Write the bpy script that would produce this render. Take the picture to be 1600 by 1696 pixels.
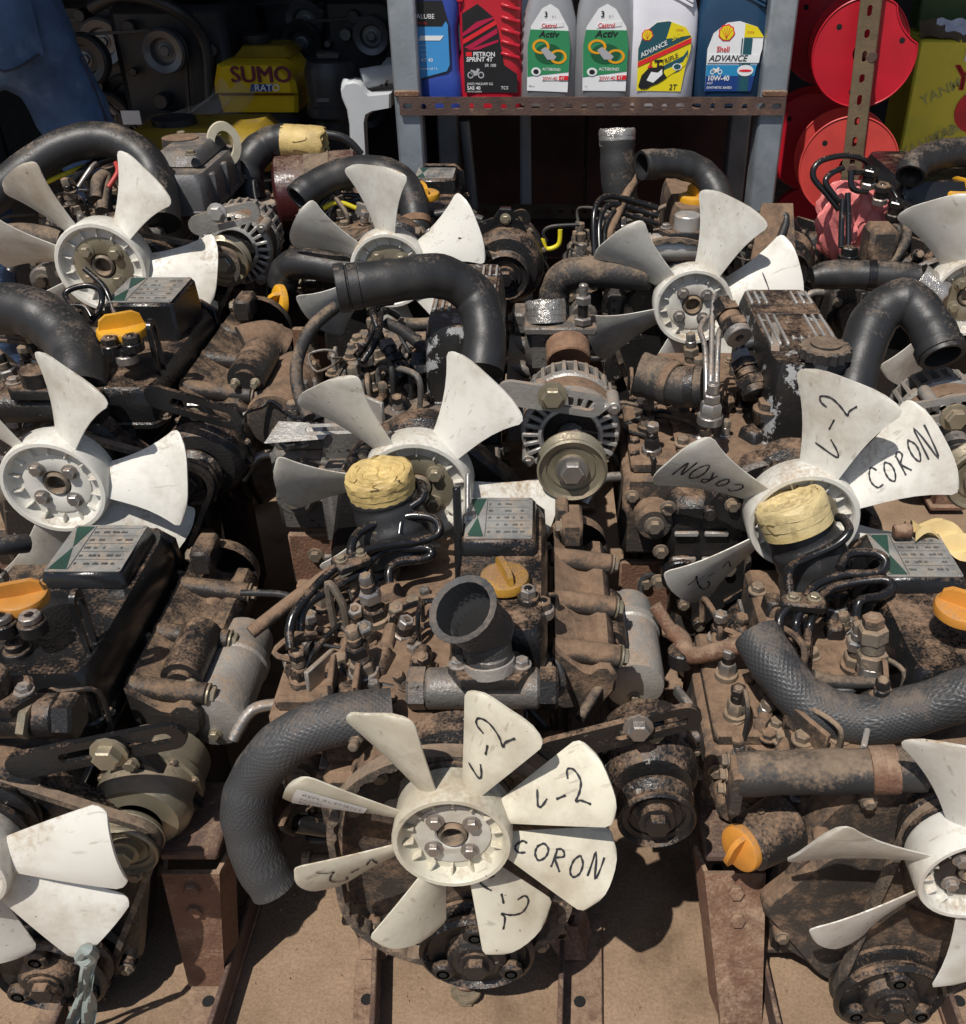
import bpy, math, random
from mathutils import Vector, Matrix
R = math.radians
random.seed(7)
for o in list(bpy.data.objects): bpy.data.objects.remove(o)
SC = bpy.context.scene
COL = SC.collection

# ------------------------------------------------------------------ camera, sky, sun, exposure
F, CX, CY, PITCH, H = 1630.0, 900.0, 848.0, R(32.8), 1.10
cam = bpy.data.cameras.new('camera'); CAM = bpy.data.objects.new('camera', cam); COL.objects.link(CAM)
CAM.location = (0, 0, H); CAM.rotation_euler = (math.pi/2 - PITCH, 0, 0)
cam.sensor_width = 36; cam.sensor_fit = 'AUTO'; cam.lens = 36*F/1696; cam.shift_x = -(CX-800)/1696
cam.clip_start = 0.02; cam.clip_end = 400
SC.camera = CAM
SUN_EL, SHX, SHY = R(60), 0.50, 0.86           # shadows fall back and to the right
sun = bpy.data.lights.new('sun', 'SUN'); SUN = bpy.data.objects.new('sun', sun); COL.objects.link(SUN)
sun.energy = 4.3; sun.angle = R(0.5); sun.color = (1.0, 0.95, 0.88)
_d = Vector((SHX*math.cos(SUN_EL), SHY*math.cos(SUN_EL), -math.sin(SUN_EL))).normalized()
SUN.rotation_euler = _d.to_track_quat('-Z', 'Y').to_euler(); SUN.location = (-2, -3, 6)
world = bpy.data.worlds.new('World'); SC.world = world; world.use_nodes = True
wn = world.node_tree; sky = wn.nodes.new('ShaderNodeTexSky'); sky.sky_type = 'NISHITA'; sky.sun_disc = False
sky.sun_elevation = SUN_EL; sky.sun_rotation = math.atan2(-SHX, -SHY) % (2*math.pi)
wn.links.new(sky.outputs[0], wn.nodes['Background'].inputs[0]); wn.nodes['Background'].inputs[1].default_value = 0.078
SC.view_settings.view_transform = 'Standard'; SC.view_settings.look = 'None'; SC.view_settings.gamma = 1
SC.view_settings.exposure = 0.0
SC.cycles.max_bounces = 5; SC.cycles.diffuse_bounces = 3; SC.cycles.glossy_bounces = 2; SC.cycles.transparent_max_bounces = 4

# ------------------------------------------------------------------ measuring: photo point at a known distance -> place
def _ray(px, py):
    a = (px-CX)/F; b = -(py-CY)/F; c, s = math.cos(PITCH), math.sin(PITCH)
    return Vector((a, c+b*s, -s+b*c))
def W(px, py, Y):
    d = _ray(px, py); t = Y/d.y
    return Vector((d.x*t, Y, H+d.z*t))
def WZ(px, py, Z):
    d = _ray(px, py); t = (Z-H)/d.z
    return Vector((d.x*t, d.y*t, Z))
def depth(p): return p.y*math.cos(PITCH) + (H-p.z)*math.sin(PITCH)
def msize(px, p): return px*depth(p)/F

# ------------------------------------------------------------------ materials
MATS = {}
def mat(name, base, rough=.5, metal=0., dust=0., dustcol=(.20,.13,.08), chip=None, chipamt=0., bump=.0, scale=40., var=.25, trans=0., spec=.5, braid=False, upbias=1.0, coat=0., stain=None, speck=.75):
    m = bpy.data.materials.new(name); m.use_nodes = True; nt = m.node_tree; N = nt.nodes; L = nt.links
    b = N['Principled BSDF']; b.inputs['Roughness'].default_value = rough; b.inputs['Metallic'].default_value = metal
    b.inputs['Specular IOR Level'].default_value = spec
    if coat: b.inputs['Coat Weight'].default_value = coat
    geo = N.new('ShaderNodeNewGeometry')
    def noise(sc, det=3, rg=.6):
        n = N.new('ShaderNodeTexNoise'); n.inputs['Scale'].default_value = sc; n.inputs['Detail'].default_value = det; n.inputs['Roughness'].default_value = rg
        L.new(geo.outputs['Position'], n.inputs['Vector']); return n
    def mix(fac, a, c):
        x = N.new('ShaderNodeMix'); x.data_type = 'RGBA'
        if isinstance(fac, float): x.inputs[0].default_value = fac
        else: L.new(fac, x.inputs[0])
        for i, v in ((6, a), (7, c)):
            if isinstance(v, tuple): x.inputs[i].default_value = (*v, 1)
            else: L.new(v, x.inputs[i])
        return x.outputs[2]
    def ramp(src, lo, hi):
        r = N.new('ShaderNodeMapRange'); r.inputs[1].default_value = lo; r.inputs[2].default_value = hi; r.clamp = True
        L.new(src, r.inputs[0]); return r.outputs[0]
    def mth(op, a, c):
        x = N.new('ShaderNodeMath'); x.operation = op
        for i, v in ((0, a), (1, c)):
            if isinstance(v, (int, float)): x.inputs[i].default_value = v
            else: L.new(v, x.inputs[i])
        return x.outputs[0]
    n1 = noise(scale*.35); col = mix(ramp(n1.outputs[0], .3, .7), tuple(max(0, v*(1-var)) for v in base), tuple(min(1, v*(1+var)) for v in base))
    if stain:
        ns = noise(scale*.25, 4, .7); col = mix(mth('MULTIPLY', ramp(ns.outputs[0], .54, .74), stain[1]), col, stain[0])
    if chip:
        nc = noise(scale*1.3, 8, .72); col = mix(ramp(nc.outputs[0], .715-chipamt*.25, .735-chipamt*.25), col, chip)
    rsock = None
    if dust:
        sp = N.new('ShaderNodeSeparateXYZ'); L.new(geo.outputs['Normal'], sp.inputs[0])
        up = ramp(sp.outputs[2], -.5, .9)
        nd = noise(scale*.55, 4, .7); nf = noise(scale*8, 2, .6)
        f = mth('ADD', mth('MULTIPLY', up, .72*upbias), mth('MULTIPLY', ramp(nd.outputs[0], .28, .72), .62))
        f = mth('ADD', f, mth('MULTIPLY', mth('SUBTRACT', nf.outputs[0], .5), speck))
        lo = 1.36-dust*1.08
        fac = mth('MULTIPLY', ramp(f, lo, lo+.36), .95)
        n2 = noise(scale*1.1, 5, .75); dc = mix(ramp(n2.outputs[0], .28, .72), tuple(v*.50 for v in dustcol), tuple(v*1.32 for v in dustcol))
        col = mix(fac, col, dc)
        rr = N.new('ShaderNodeMix'); L.new(fac, rr.inputs[0]); rr.inputs[2].default_value = rough; rr.inputs[3].default_value = .92
        L.new(rr.outputs[0], b.inputs['Roughness'])
        if metal:
            mm = N.new('ShaderNodeMix'); L.new(fac, mm.inputs[0]); mm.inputs[2].default_value = metal; mm.inputs[3].default_value = 0; L.new(mm.outputs[0], b.inputs['Metallic'])
    L.new(col, b.inputs['Base Color'])
    if trans:
        oi = N.new('ShaderNodeObjectInfo'); hs = N.new('ShaderNodeHueSaturation')
        hs.inputs['Value'].default_value = 1; mr = N.new('ShaderNodeMapRange'); L.new(oi.outputs['Random'], mr.inputs[0]); mr.inputs[3].default_value = .90; mr.inputs[4].default_value = 1.06; L.new(mr.outputs[0], hs.inputs['Value'])
        ng = noise(7, 6, .75); nsz = noise(3.0, 2, .5)
        c2 = mix(mth('MULTIPLY', ramp(ng.outputs[0], .47, .70), .62), col, (.40,.33,.24))
        sc_ = N.new('ShaderNodeMapping'); sc_.inputs['Rotation'].default_value = (.5,.4,.8); sc_.inputs['Scale'].default_value = (14,260,60); L.new(geo.outputs['Position'], sc_.inputs[0]); nk = N.new('ShaderNodeTexNoise'); nk.inputs['Scale'].default_value = 1; nk.inputs['Detail'].default_value = 3; L.new(sc_.outputs[0], nk.inputs['Vector'])
        c2 = mix(mth('MULTIPLY', ramp(nk.outputs[0], .64, .72), .45), c2, (.34,.29,.22))
        nsp = noise(160, 2, .5); c2 = mix(mth('MULTIPLY', ramp(nsp.outputs[0], .74, .77), .7), c2, (.10,.08,.06))
        L.new(c2, hs.inputs['Color']); col = hs.outputs[0]; L.new(col, b.inputs['Base Color'])
        tb = N.new('ShaderNodeBsdfTranslucent'); L.new(col, tb.inputs[0]); ms = N.new('ShaderNodeMixShader'); ms.inputs[0].default_value = .20
        L.new(b.outputs[0], ms.inputs[1]); L.new(tb.outputs[0], ms.inputs[2]); L.new(ms.outputs[0], N['Material Output'].inputs[0])
    hgt = None
    if bump:
        nb = noise(scale*5, 3, .65); hgt = nb.outputs[0]
    if braid:
        uv = N.new('ShaderNodeUVMap'); s2 = N.new('ShaderNodeSeparateXYZ'); L.new(uv.outputs[0], s2.inputs[0])
        k = 2*math.pi
        A = mth('SINE', mth('MULTIPLY', mth('ADD', s2.outputs[0], s2.outputs[1]), k*26), 0)
        Bq = mth('SINE', mth('MULTIPLY', mth('SUBTRACT', s2.outputs[0], s2.outputs[1]), k*26), 0)
        br = mth('MAXIMUM', A, Bq); hgt = mth('ADD', br, hgt) if hgt else br
        bump = max(bump, .2)
    if hgt:
        bn = N.new('ShaderNodeBump'); bn.inputs['Strength'].default_value = bump; bn.inputs['Distance'].default_value = .0035
        L.new(hgt, bn.inputs['Height']); L.new(bn.outputs[0], b.inputs['Normal'])
    MATS[name] = m; return m

DUST = (.220, .140, .088)
mat('iron', (.042,.035,.030), .68, 0, .77, DUST, bump=.4, chip=(.03,.026,.024), chipamt=.30, speck=.45)
mat('iron_dark', (.024,.021,.020), .45, 0, .52, (.20,.13,.08), bump=.4, chip=(.12,.10,.085), chipamt=.3)
mat('iron_grey', (.16,.15,.14), .46, .4, .50, (.24,.165,.11), bump=.4, chip=(.03,.028,.026), chipamt=.45)
mat('black_peel', (.014,.013,.013), .35, 0, .40, DUST, bump=.3, chip=(.34,.34,.34), chipamt=.62, scale=22)
mat('alu_dark', (.13,.13,.135), .5, .4, .45, (.22,.17,.125), bump=.2)
mat('iron_rust', (.16,.075,.04), .8, 0, .85, (.24,.14,.085), bump=.4)
mat('black', (.011,.011,.012), .24, 0, .44, DUST, bump=.22, chip=(.20,.19,.18), chipamt=.10)
mat('black_clean', (.012,.012,.013), .22, 0, .28, DUST, bump=.12, chip=(.25,.24,.22), chipamt=.05)
mat('black_worn', (.016,.015,.015), .33, 0, .50, DUST, bump=.35, chip=(.30,.28,.25), chipamt=.30)
mat('alu', (.36,.345,.32), .45, .45, .50, (.28,.20,.14), bump=.25, var=.3)
mat('alu_clean', (.46,.45,.43), .42, .55, .40, (.33,.25,.18), bump=.12)
mat('zinc', (.30,.265,.19), .42, .55, .46, (.26,.19,.13), bump=.1)
mat('steel', (.38,.36,.34), .35, .8, .45, (.27,.19,.13), bump=.1)
mat('bolt', (.20,.17,.135), .5, .5, .66, (.27,.19,.125), bump=.15)
mat('rubber', (.022,.022,.023), .46, 0, .34, (.16,.12,.09), bump=.12, scale=30, stain=((.06,.055,.05), .8), chip=(.09,.085,.08), chipamt=-.05)
mat('rubber_dusty', (.026,.025,.025), .62, 0, .60, (.20,.145,.10), bump=.2, scale=30)
mat('rubber_braid', (.045,.046,.048), .48, 0, .42, (.13,.105,.085), braid=True, scale=30)
mat('belt', (.06,.05,.042), .8, 0, .80, (.25,.18,.125), bump=.3)
mat('pipe_black', (.011,.011,.012), .22, 0, .34, DUST, scale=60)
mat('fan_white', (.82,.80,.73), .40, 0, .38, (.42,.31,.20), trans=.18, var=.05, stain=((.46,.38,.27), .7), bump=.05, scale=22, chip=(.30,.25,.19), chipamt=-.14)
mat('fan_cream', (.80,.76,.62), .46, 0, .38, (.45,.34,.22), trans=.18, var=.06, stain=((.48,.39,.26), .6), bump=.06, scale=22)
mat('ink', (.02,.02,.025), .6)
mat('cap_orange', (.52,.22,.035), .5, 0, .42, (.36,.20,.09), bump=.08)
mat('cap_yellow', (.66,.33,.02), .45, 0, .40, (.36,.2,.08), bump=.08)
mat('cap_dirty', (.42,.22,.03), .55, 0, .55, (.24,.14,.07), bump=.2)
mat('tape', (.56,.41,.16), .55, 0, .30, (.34,.24,.12), bump=.35, scale=45, stain=((.26,.17,.06), .75), var=.3)
mat('tape_pale', (.58,.46,.23), .55, 0, .28, (.36,.26,.13), bump=.35, scale=45, stain=((.45,.32,.10), .8), var=.2)
mat('crease', (.16,.10,.03), .6)
mat('tape_clear', (.62,.52,.29), .25, 0, .1, (.4,.3,.2), coat=.4)
mat('foil', (.55,.52,.48), .25, .75, .25, (.3,.22,.15), bump=.5, scale=70)
mat('rust', (.15,.075,.045), .82, 0, .70, (.27,.18,.12), bump=.6, stain=((.05,.026,.018), .9))
mat('rust_dark', (.085,.05,.04), .8, 0, .35, (.25,.17,.11), bump=.4, stain=((.20,.11,.06), .8), chip=(.22,.2,.17), chipamt=.2)
mat('angle_olive', (.16,.115,.065), .7, .1, .15, (.3,.22,.14), bump=.3, stain=((.07,.045,.03), .8))
mat('galv', (.33,.37,.41), .42, .55, .10, (.4,.33,.26), bump=.12, stain=((.52,.55,.58), .7), scale=30, var=.2)
mat('plate', (.36,.36,.345), .42, .5, .36, (.30,.22,.15), stain=((.2,.19,.17), .6), scale=80)
mat('plate_green', (.02,.06,.045), .5)
mat('plate_ink', (.08,.08,.08), .5)
mat('plate_pale', (.62,.56,.42), .5)
mat('hole_shade', (.006,.006,.006), .9)  # near-black colour standing in for the shade inside holes and hose mouths
mat('ochre_in', (.42,.26,.13), .8, bump=.2)
mat('red_pvc', (.47,.010,.024), .38, 0, .10, (.5,.2,.15), bump=.05, var=.12)
mat('wrap_red', (.06,.014,.014), .3, 0, .55, (.2,.14,.1), scale=22, stain=((.02,.02,.02), 1.0), coat=.4, bump=.2)
mat('red_pale', (.58,.06,.05), .45, 0, .10, (.6,.3,.25), bump=.05, var=.12)
mat('rag', (.85,.24,.23), .22, 0, 0, bump=.3, var=.3)
mat('wire_grey', (.30,.31,.33), .45)
mat('wire_yellow', (.70,.58,.02), .45)
mat('wire_red', (.45,.05,.04), .5)
mat('strip_grey', (.27,.31,.29), .5, 0, .2, (.3,.22,.15), var=.2)
mat('paper', (.62,.47,.22), .8, 0, .2, (.4,.28,.16), var=.15, stain=((.3,.2,.1), .5))
mat('sticker', (.78,.78,.76), .6, var=.03)
mat('denim', (.050,.098,.20), .85, bump=.5, scale=24, var=.45, stain=((.17,.25,.38), .8))
mat('denim_seam', (.03,.035,.06), .9)
mat('shirt', (.16,.17,.19), .85, bump=.2)
mat('skin', (.28,.15,.09), .55, var=.08)
mat('hair', (.012,.010,.009), .6)
mat('shoe', (.03,.025,.02), .5)
mat('chair_pvc', (.50,.52,.54), .5, 0, .15, (.3,.24,.18), var=.06)
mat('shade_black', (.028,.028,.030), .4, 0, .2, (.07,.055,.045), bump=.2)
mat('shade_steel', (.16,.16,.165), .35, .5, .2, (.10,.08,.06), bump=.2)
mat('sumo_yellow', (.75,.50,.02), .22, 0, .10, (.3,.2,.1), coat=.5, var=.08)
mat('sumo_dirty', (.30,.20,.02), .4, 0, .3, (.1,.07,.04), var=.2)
mat('txt_maroon', (.16,.012,.03), .5)
mat('txt_blue', (.03,.06,.22), .5)
mat('txt_white', (.80,.80,.80), .5, var=.02)
mat('txt_black', (.012,.012,.014), .5)
mat('txt_red', (.62,.02,.03), .5)
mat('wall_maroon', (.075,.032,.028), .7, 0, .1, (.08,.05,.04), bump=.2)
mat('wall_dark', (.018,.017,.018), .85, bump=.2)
mat('roof_sheet', (.06,.06,.065), .6, .4)
mat('box_card', (.66,.58,.05), .6, 0, .05, DUST, var=.12, scale=12, stain=((.24,.42,.05), .8))
mat('box_card_dark', (.06,.10,.03), .6, var=.2)
mat('card_emboss', (.46,.45,.14), .6)
mat('card_edge', (.14,.10,.06), .9)
mat('box_silver', (.42,.44,.5), .4, .3)

# clear wrapping film
m = bpy.data.materials.new('film'); m.use_nodes = True; nt = m.node_tree
b = nt.nodes['Principled BSDF']; b.inputs['Base Color'].default_value = (.75,.75,.72,1); b.inputs['Roughness'].default_value = .12; b.inputs['Alpha'].default_value = .16
MATS['film'] = m
# ground: packed dusty earth over concrete
def ground_mat():
    m = bpy.data.materials.new('ground_dust'); m.use_nodes = True; nt = m.node_tree; N = nt.nodes; L = nt.links; b = N['Principled BSDF']
    geo = N.new('ShaderNodeNewGeometry')
    def noise(sc, det=6):
        n = N.new('ShaderNodeTexNoise'); n.inputs['Scale'].default_value = sc; n.inputs['Detail'].default_value = det; n.inputs['Roughness'].default_value = .65; L.new(geo.outputs['Position'], n.inputs['Vector']); return n.outputs[0]
    r1 = N.new('ShaderNodeValToRGB'); L.new(noise(9), r1.inputs[0])
    r1.color_ramp.elements[0].position = .32; r1.color_ramp.elements[0].color = (.215,.143,.090,1)
    r1.color_ramp.elements[1].position = .68; r1.color_ramp.elements[1].color = (.330,.228,.148,1)
    r2 = N.new('ShaderNodeValToRGB'); L.new(noise(260, 3), r2.inputs[0])
    r2.color_ramp.elements[0].position = .36; r2.color_ramp.elements[0].color = (.80,.79,.78,1)
    r2.color_ramp.elements[1].position = .60; r2.color_ramp.elements[1].color = (1.1,1.1,1.1,1)
    mx = N.new('ShaderNodeMix'); mx.data_type = 'RGBA'; mx.blend_type = 'MULTIPLY'; mx.inputs[0].default_value = .8
    L.new(r1.outputs[0], mx.inputs[6]); L.new(r2.outputs[0], mx.inputs[7]); r3 = N.new('ShaderNodeValToRGB'); L.new(noise(4.5, 5), r3.inputs[0]); r3.color_ramp.elements[0].position = .34; r3.color_ramp.elements[0].color = (.62,.60,.58,1); r3.color_ramp.elements[1].position = .47; r3.color_ramp.elements[1].color = (1,1,1,1)
    my = N.new('ShaderNodeMix'); my.data_type = 'RGBA'; my.blend_type = 'MULTIPLY'; my.inputs[0].default_value = .7; L.new(mx.outputs[2], my.inputs[6]); L.new(r3.outputs[0], my.inputs[7]); L.new(my.outputs[2], b.inputs['Base Color'])
    b.inputs['Roughness'].default_value = .95
    bn = N.new('ShaderNodeBump'); bn.inputs['Strength'].default_value = .5; bn.inputs['Distance'].default_value = .004; L.new(noise(120, 8), bn.inputs['Height']); L.new(bn.outputs[0], b.inputs['Normal'])
    MATS['ground_dust'] = m
ground_mat()
def plain(name, col, rough=.4, metal=0., coat=0.): return mat(name, col, rough, metal, var=.06, coat=coat, bump=.03)
plain('btl_blue', (.03,.07,.36), .3, coat=.3); plain('btl_red', (.50,.012,.03), .3, coat=.3); plain('btl_silver', (.40,.41,.43), .38, .45)
plain('btl_white', (.76,.76,.82), .35); plain('btl_navy', (.014,.055,.12), .28, coat=.3)
for n, c in dict(lb_sky=(.05,.28,.62), lb_green=(.03,.25,.10), lb_dgreen=(.01,.10,.04), lb_white=(.80,.81,.82), lb_yellow=(.80,.66,.015), lb_teal=(.015,.085,.11), lb_red=(.72,.02,.03), lb_orange=(.80,.36,.01), lb_navy=(.01,.045,.20), lb_cyan=(.02,.25,.50), lb_crimson=(.45,.01,.06), lb_grey=(.40,.40,.42)).items(): mat(n, c, .45, var=.04)

# ------------------------------------------------------------------ mesh builder
def ortho(axis):
    a = Vector(axis).normalized(); t = Vector((0,0,1)) if abs(a.z) < .9 else Vector((1,0,0))
    u = t.cross(a).normalized(); return u, a.cross(u).normalized(), a
class B:
    def __init__(s): s.v = []; s.f = []; s.uv = {}
    def add(s, vs, fs):
        n = len(s.v); s.v += [Vector(p) for p in vs]; s.f += [tuple(i+n for i in f) for f in fs]; return n
    def box(s, c, size, rot=None, bev=.003, taper=1.0):
        hx, hy, hz = [d/2 for d in size]; b = min(bev, hx*.45, hy*.45, hz*.45); M = rot or Matrix.Identity(3); c = Vector(c); vs = []; idx = {}
        for sx in (-1,1):
            for sy in (-1,1):
                for sz in (-1,1):
                    t = taper if sz > 0 else 1
                    for ax in range(3):
                        p = [sx*hx*t, sy*hy*t, sz*hz]; 
                        for k, sg in ((0,sx),(1,sy),(2,sz)):
                            if k != ax: p[k] -= sg*b
                        idx[sx,sy,sz,ax] = len(vs); vs.append(c + M @ Vector(p))
        fs = []; S = (-1,1)
        for a in range(3):
            o1, o2 = (a+1)%3, (a+2)%3
            for sg in S:
                q = []
                for (p, r) in ((-1,-1),(1,-1),(1,1),(-1,1)):
                    k = [0,0,0]; k[a] = sg; k[o1] = p; k[o2] = r; q.append(idx[k[0],k[1],k[2],a])
                fs.append(tuple(q if sg > 0 else q[::-1]))
            for p in S:
                for r in S:
                    k0 = [0,0,0]; k0[a] = -1; k0[o1] = p; k0[o2] = r; k1 = list(k0); k1[a] = 1
                    q = (idx[(*k0,o1)], idx[(*k1,o1)], idx[(*k1,o2)], idx[(*k0,o2)])
                    fs.append(q if p*r < 0 else q[::-1])
        for sx in S:
            for sy in S:
                for sz in S:
                    q = tuple(idx[sx,sy,sz,k] for k in range(3)); fs.append(q if sx*sy*sz > 0 else q[::-1])
        s.add(vs, fs); return s
    def lathe(s, prof, o, axis, seg=24, closed=True, squash=1.0):
        u, w, a = ortho(axis); o = Vector(o); vs = []; fs = []; n = len(prof)
        for r, h in prof:
            for k in range(seg):
                t = 2*math.pi*k/seg; vs.append(o + a*h + (u*math.cos(t) + w*math.sin(t)*squash)*max(r, 1e-5))
        for i in range(n-1):
            for k in range(seg): fs.append((i*seg+k, i*seg+(k+1)%seg, (i+1)*seg+(k+1)%seg, (i+1)*seg+k))
        if closed:
            if prof[0][0] > 1e-4: fs.append(tuple(range(seg))[::-1])
            if prof[-1][0] > 1e-4: fs.append(tuple(range((n-1)*seg, n*seg)))
        s.add(vs, fs); return s
    def cyl(s, p0, p1, r, seg=16, bev=.002, r1=None):
        p0, p1 = Vector(p0), Vector(p1); L = (p1-p0).length; r1 = r if r1 is None else r1; b = min(bev, L*.3, r*.3, r1*.3)
        return s.lathe([(r-b,0),(r,b),(r1,L-b),(r1-b,L)], p0, p1-p0, seg)
    def hexa(s, p0, p1, r):
        p0, p1 = Vector(p0), Vector(p1); L = (p1-p0).length; u, w, a = ortho(p1-p0); vs = []; fs = []
        for rr, h in ((r,0),(r,L*.85),(r*.86,L)):
            for k in range(6): vs.append(p0 + a*h + (u*math.cos(k*math.pi/3)+w*math.sin(k*math.pi/3))*rr)
        for i in range(2):
            for k in range(6): fs.append((i*6+k, i*6+(k+1)%6, (i+1)*6+(k+1)%6, (i+1)*6+k))
        fs.append(tuple(range(6))[::-1]); fs.append(tuple(range(12,18))); s.add(vs, fs); return s
    def prism(s, pts, o, ex, ey, d, bev=.0):
        # outline pts in (ex,ey), extruded along ex x ey by d (towards +normal), bevelled far rim
        o, ex, ey = Vector(o), Vector(ex).normalized(), Vector(ey).normalized(); n = ex.cross(ey).normalized(); k = len(pts)
        cx = sum(p[0] for p in pts)/k; cy = sum(p[1] for p in pts)/k
        ar = sum(pts[i][0]*pts[(i+1)%k][1]-pts[(i+1)%k][0]*pts[i][1] for i in range(k))
        if ar < 0: pts = pts[::-1]
        def ring(h, ins):
            out = []
            for x, y in pts:
                dx, dy = x-cx, y-cy; l = math.hypot(dx, dy) or 1; out.append(o + ex*(x-dx/l*ins) + ey*(y-dy/l*ins) + n*h)
            return out
        rings = [ring(0,0), ring(d-bev,0)] + ([ring(d,bev)] if bev else []); vs = sum(rings, []); fs = []
        for i in range(len(rings)-1):
            for j in range(k): fs.append((i*k+j, i*k+(j+1)%k, (i+1)*k+(j+1)%k, (i+1)*k+j))
        fs.append(tuple(range(k))[::-1]); m = (len(rings)-1)*k; fs.append(tuple(range(m, m+k))); s.add(vs, fs); return s
    def tube(s, path, r, seg=14, smooth=6, open0=False, open1=False, wall=.80, squash=None, ridges=None):
        P = [Vector(p) for p in path]
        rs = list(r) if isinstance(r, (list, tuple)) else [r]*len(P)
        if smooth > 1 and len(P) > 2:
            Q, q = [], []
            for i in range(len(P)-1):
                p0, p1, p2, p3 = P[max(i-1,0)], P[i], P[i+1], P[min(i+2,len(P)-1)]
                for j in range(smooth):
                    t = j/smooth; Q.append(.5*((2*p1)+(p2-p0)*t+(2*p0-5*p1+4*p2-p3)*t*t+(-p0+3*p1-3*p2+p3)*t**3)); q.append(rs[i]*(1-t)+rs[i+1]*t)
            Q.append(P[-1]); q.append(rs[-1]); P, rs = Q, q
        rs = [v*(1+(.022*math.sin(i*.55+rs[0]*900)+.016*math.sin(i*1.27+P[0].x*40)) if v > .012 else v) for i, v in enumerate(rs)] if rs[0] > .012 else rs
        n = len(P); T = []
        for i in range(n): T.append((P[min(i+1,n-1)]-P[max(i-1,0)]).normalized())
        u, w, _ = ortho(T[0]); vs = []; fs = []; Ls = [0]
        for i in range(1, n): Ls.append(Ls[-1]+(P[i]-P[i-1]).length)
        U = [u]
        for i in range(1, n):
            u = (U[-1]-T[i]*U[-1].dot(T[i])).normalized(); U.append(u)
        rings = []
        def ring(c, t, u, rad, l):
            w = t.cross(u); i0 = len(vs); vs.extend(c + (u*math.cos(2*math.pi*k/seg)+w*math.sin(2*math.pi*k/seg))*rad for k in range(seg)); rings.append((i0, l)); 
        if open0:
            ring(P[0]+T[0]*rs[0]*1.6, T[0], U[0], rs[0]*wall, 0); ring(P[0]+T[0]*.001, T[0], U[0], rs[0]*wall, 0)
        for i in range(n): ring(P[i], T[i], U[i], rs[i], Ls[i]/(2*math.pi*max(rs[i],1e-4)))
        if open1:
            ring(P[-1]-T[-1]*.001, T[-1], U[-1], rs[-1]*wall, Ls[-1]); ring(P[-1]-T[-1]*rs[-1]*1.6, T[-1], U[-1], rs[-1]*wall, Ls[-1])
        base = len(s.v); fb = len(s.f)
        for j in range(len(rings)-1):
            a, la = rings[j]; c, lc = rings[j+1]
            for k in range(seg):
                k2 = (k+1) % seg; s.uv[fb+len(fs)] = [(k/seg, la), ((k+1)/seg, la), ((k+1)/seg, lc), (k/seg, lc)]
                fs.append((a+k, a+k2, c+k2, c+k))
        fs.append(tuple(rings[0][0]+k for k in range(seg))[::-1]); fs.append(tuple(rings[-1][0]+k for k in range(seg)))
        s.add(vs, fs); return s
    def grid(s, fn, nu, nv, thick=0.0):
        vs = [fn(i/nu, j/nv) for i in range(nu+1) for j in range(nv+1)]; fs = []; W_ = nv+1
        for i in range(nu):
            for j in range(nv): fs.append((i*W_+j, (i+1)*W_+j, (i+1)*W_+j+1, i*W_+j+1))
        s.add(vs, fs); return s
    def obj(s, name, m, parent=None, angle=38, at=None):
        me = bpy.data.meshes.new(name); me.from_pydata([tuple(p) for p in s.v], [], s.f)
        if s.uv:
            ul = me.uv_layers.new(name='UVMap')
            for fi, uvs in s.uv.items():
                for li, c in zip(me.polygons[fi].loop_indices, uvs): ul.data[li].uv = c
        me.polygons.foreach_set('use_smooth', [True]*len(me.polygons))
        try: me.set_sharp_from_angle(angle=R(angle))
        except Exception: pass
        me.materials.append(MATS[m]); me.update()
        return link(name, me, parent, at)
def link(name, me, parent=None, at=None):
    o = bpy.data.objects.new(name, me); COL.objects.link(o)
    if parent is not None: o.parent = parent
    if at is not None: o.location = at
    return o
def tag(o, label, cat, group=None):
    o['label'] = label; o['category'] = cat
    if group: o['group'] = group
    return o
def struct(o): o['kind'] = 'structure'; return o
def empty(name, loc):
    o = bpy.data.objects.new(name, None); COL.objects.link(o); o.location = loc; o.empty_display_size = .05; return o
_tx = {}
def text(body, size, o, ex, ey, m, parent, name='lettering', shear=0., align='LEFT', wide=1.0, bold=0.):
    key = (body, shear, align, wide, bold)
    if key not in _tx:
        cu = bpy.data.curves.new('t', 'FONT'); cu.body = body; cu.size = 1; cu.shear = shear; cu.align_x = align; cu.offset = bold; cu.resolution_u = 3
        t = bpy.data.objects.new('t', cu); COL.objects.link(t); dg = bpy.context.evaluated_depsgraph_get(); dg.update()
        me = bpy.data.meshes.new_from_object(t.evaluated_get(dg)); _tx[key] = ([v.co.copy() for v in me.vertices], [tuple(p.vertices) for p in me.polygons])
        bpy.data.objects.remove(t); bpy.data.meshes.remove(me)
    vs, fs = _tx[key]; ex, ey = Vector(ex).normalized(), Vector(ey).normalized(); o = Vector(o)
    b = B(); b.add([o + ex*v.x*size*wide + ey*v.y*size for v in vs], fs); return b.obj(name, m, parent)
_unit = {}
def bolt(parent, p, axis, r=.006, h=.005, m='bolt', name='bolt', washer=True):
    key = (m, washer)
    if key not in _unit:
        b = B()
        if washer: b.lathe([(1.38,0),(1.38,.22),(1.25,.26)], (0,0,0), (0,0,1), 12); b.hexa((0,0,.2), (0,0,1.0), 1.0)
        else: b.hexa((0,0,0), (0,0,1), 1.0)
        t = b.obj('bolt', m); _unit[key] = t.data; bpy.data.objects.remove(t)
    o = link(name, _unit[key], parent); o.location = p
    q = Vector(axis).to_track_quat('Z', 'X'); o.rotation_mode = 'QUATERNION'; o.rotation_quaternion = q; o.scale = (r, r, h); return o
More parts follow.
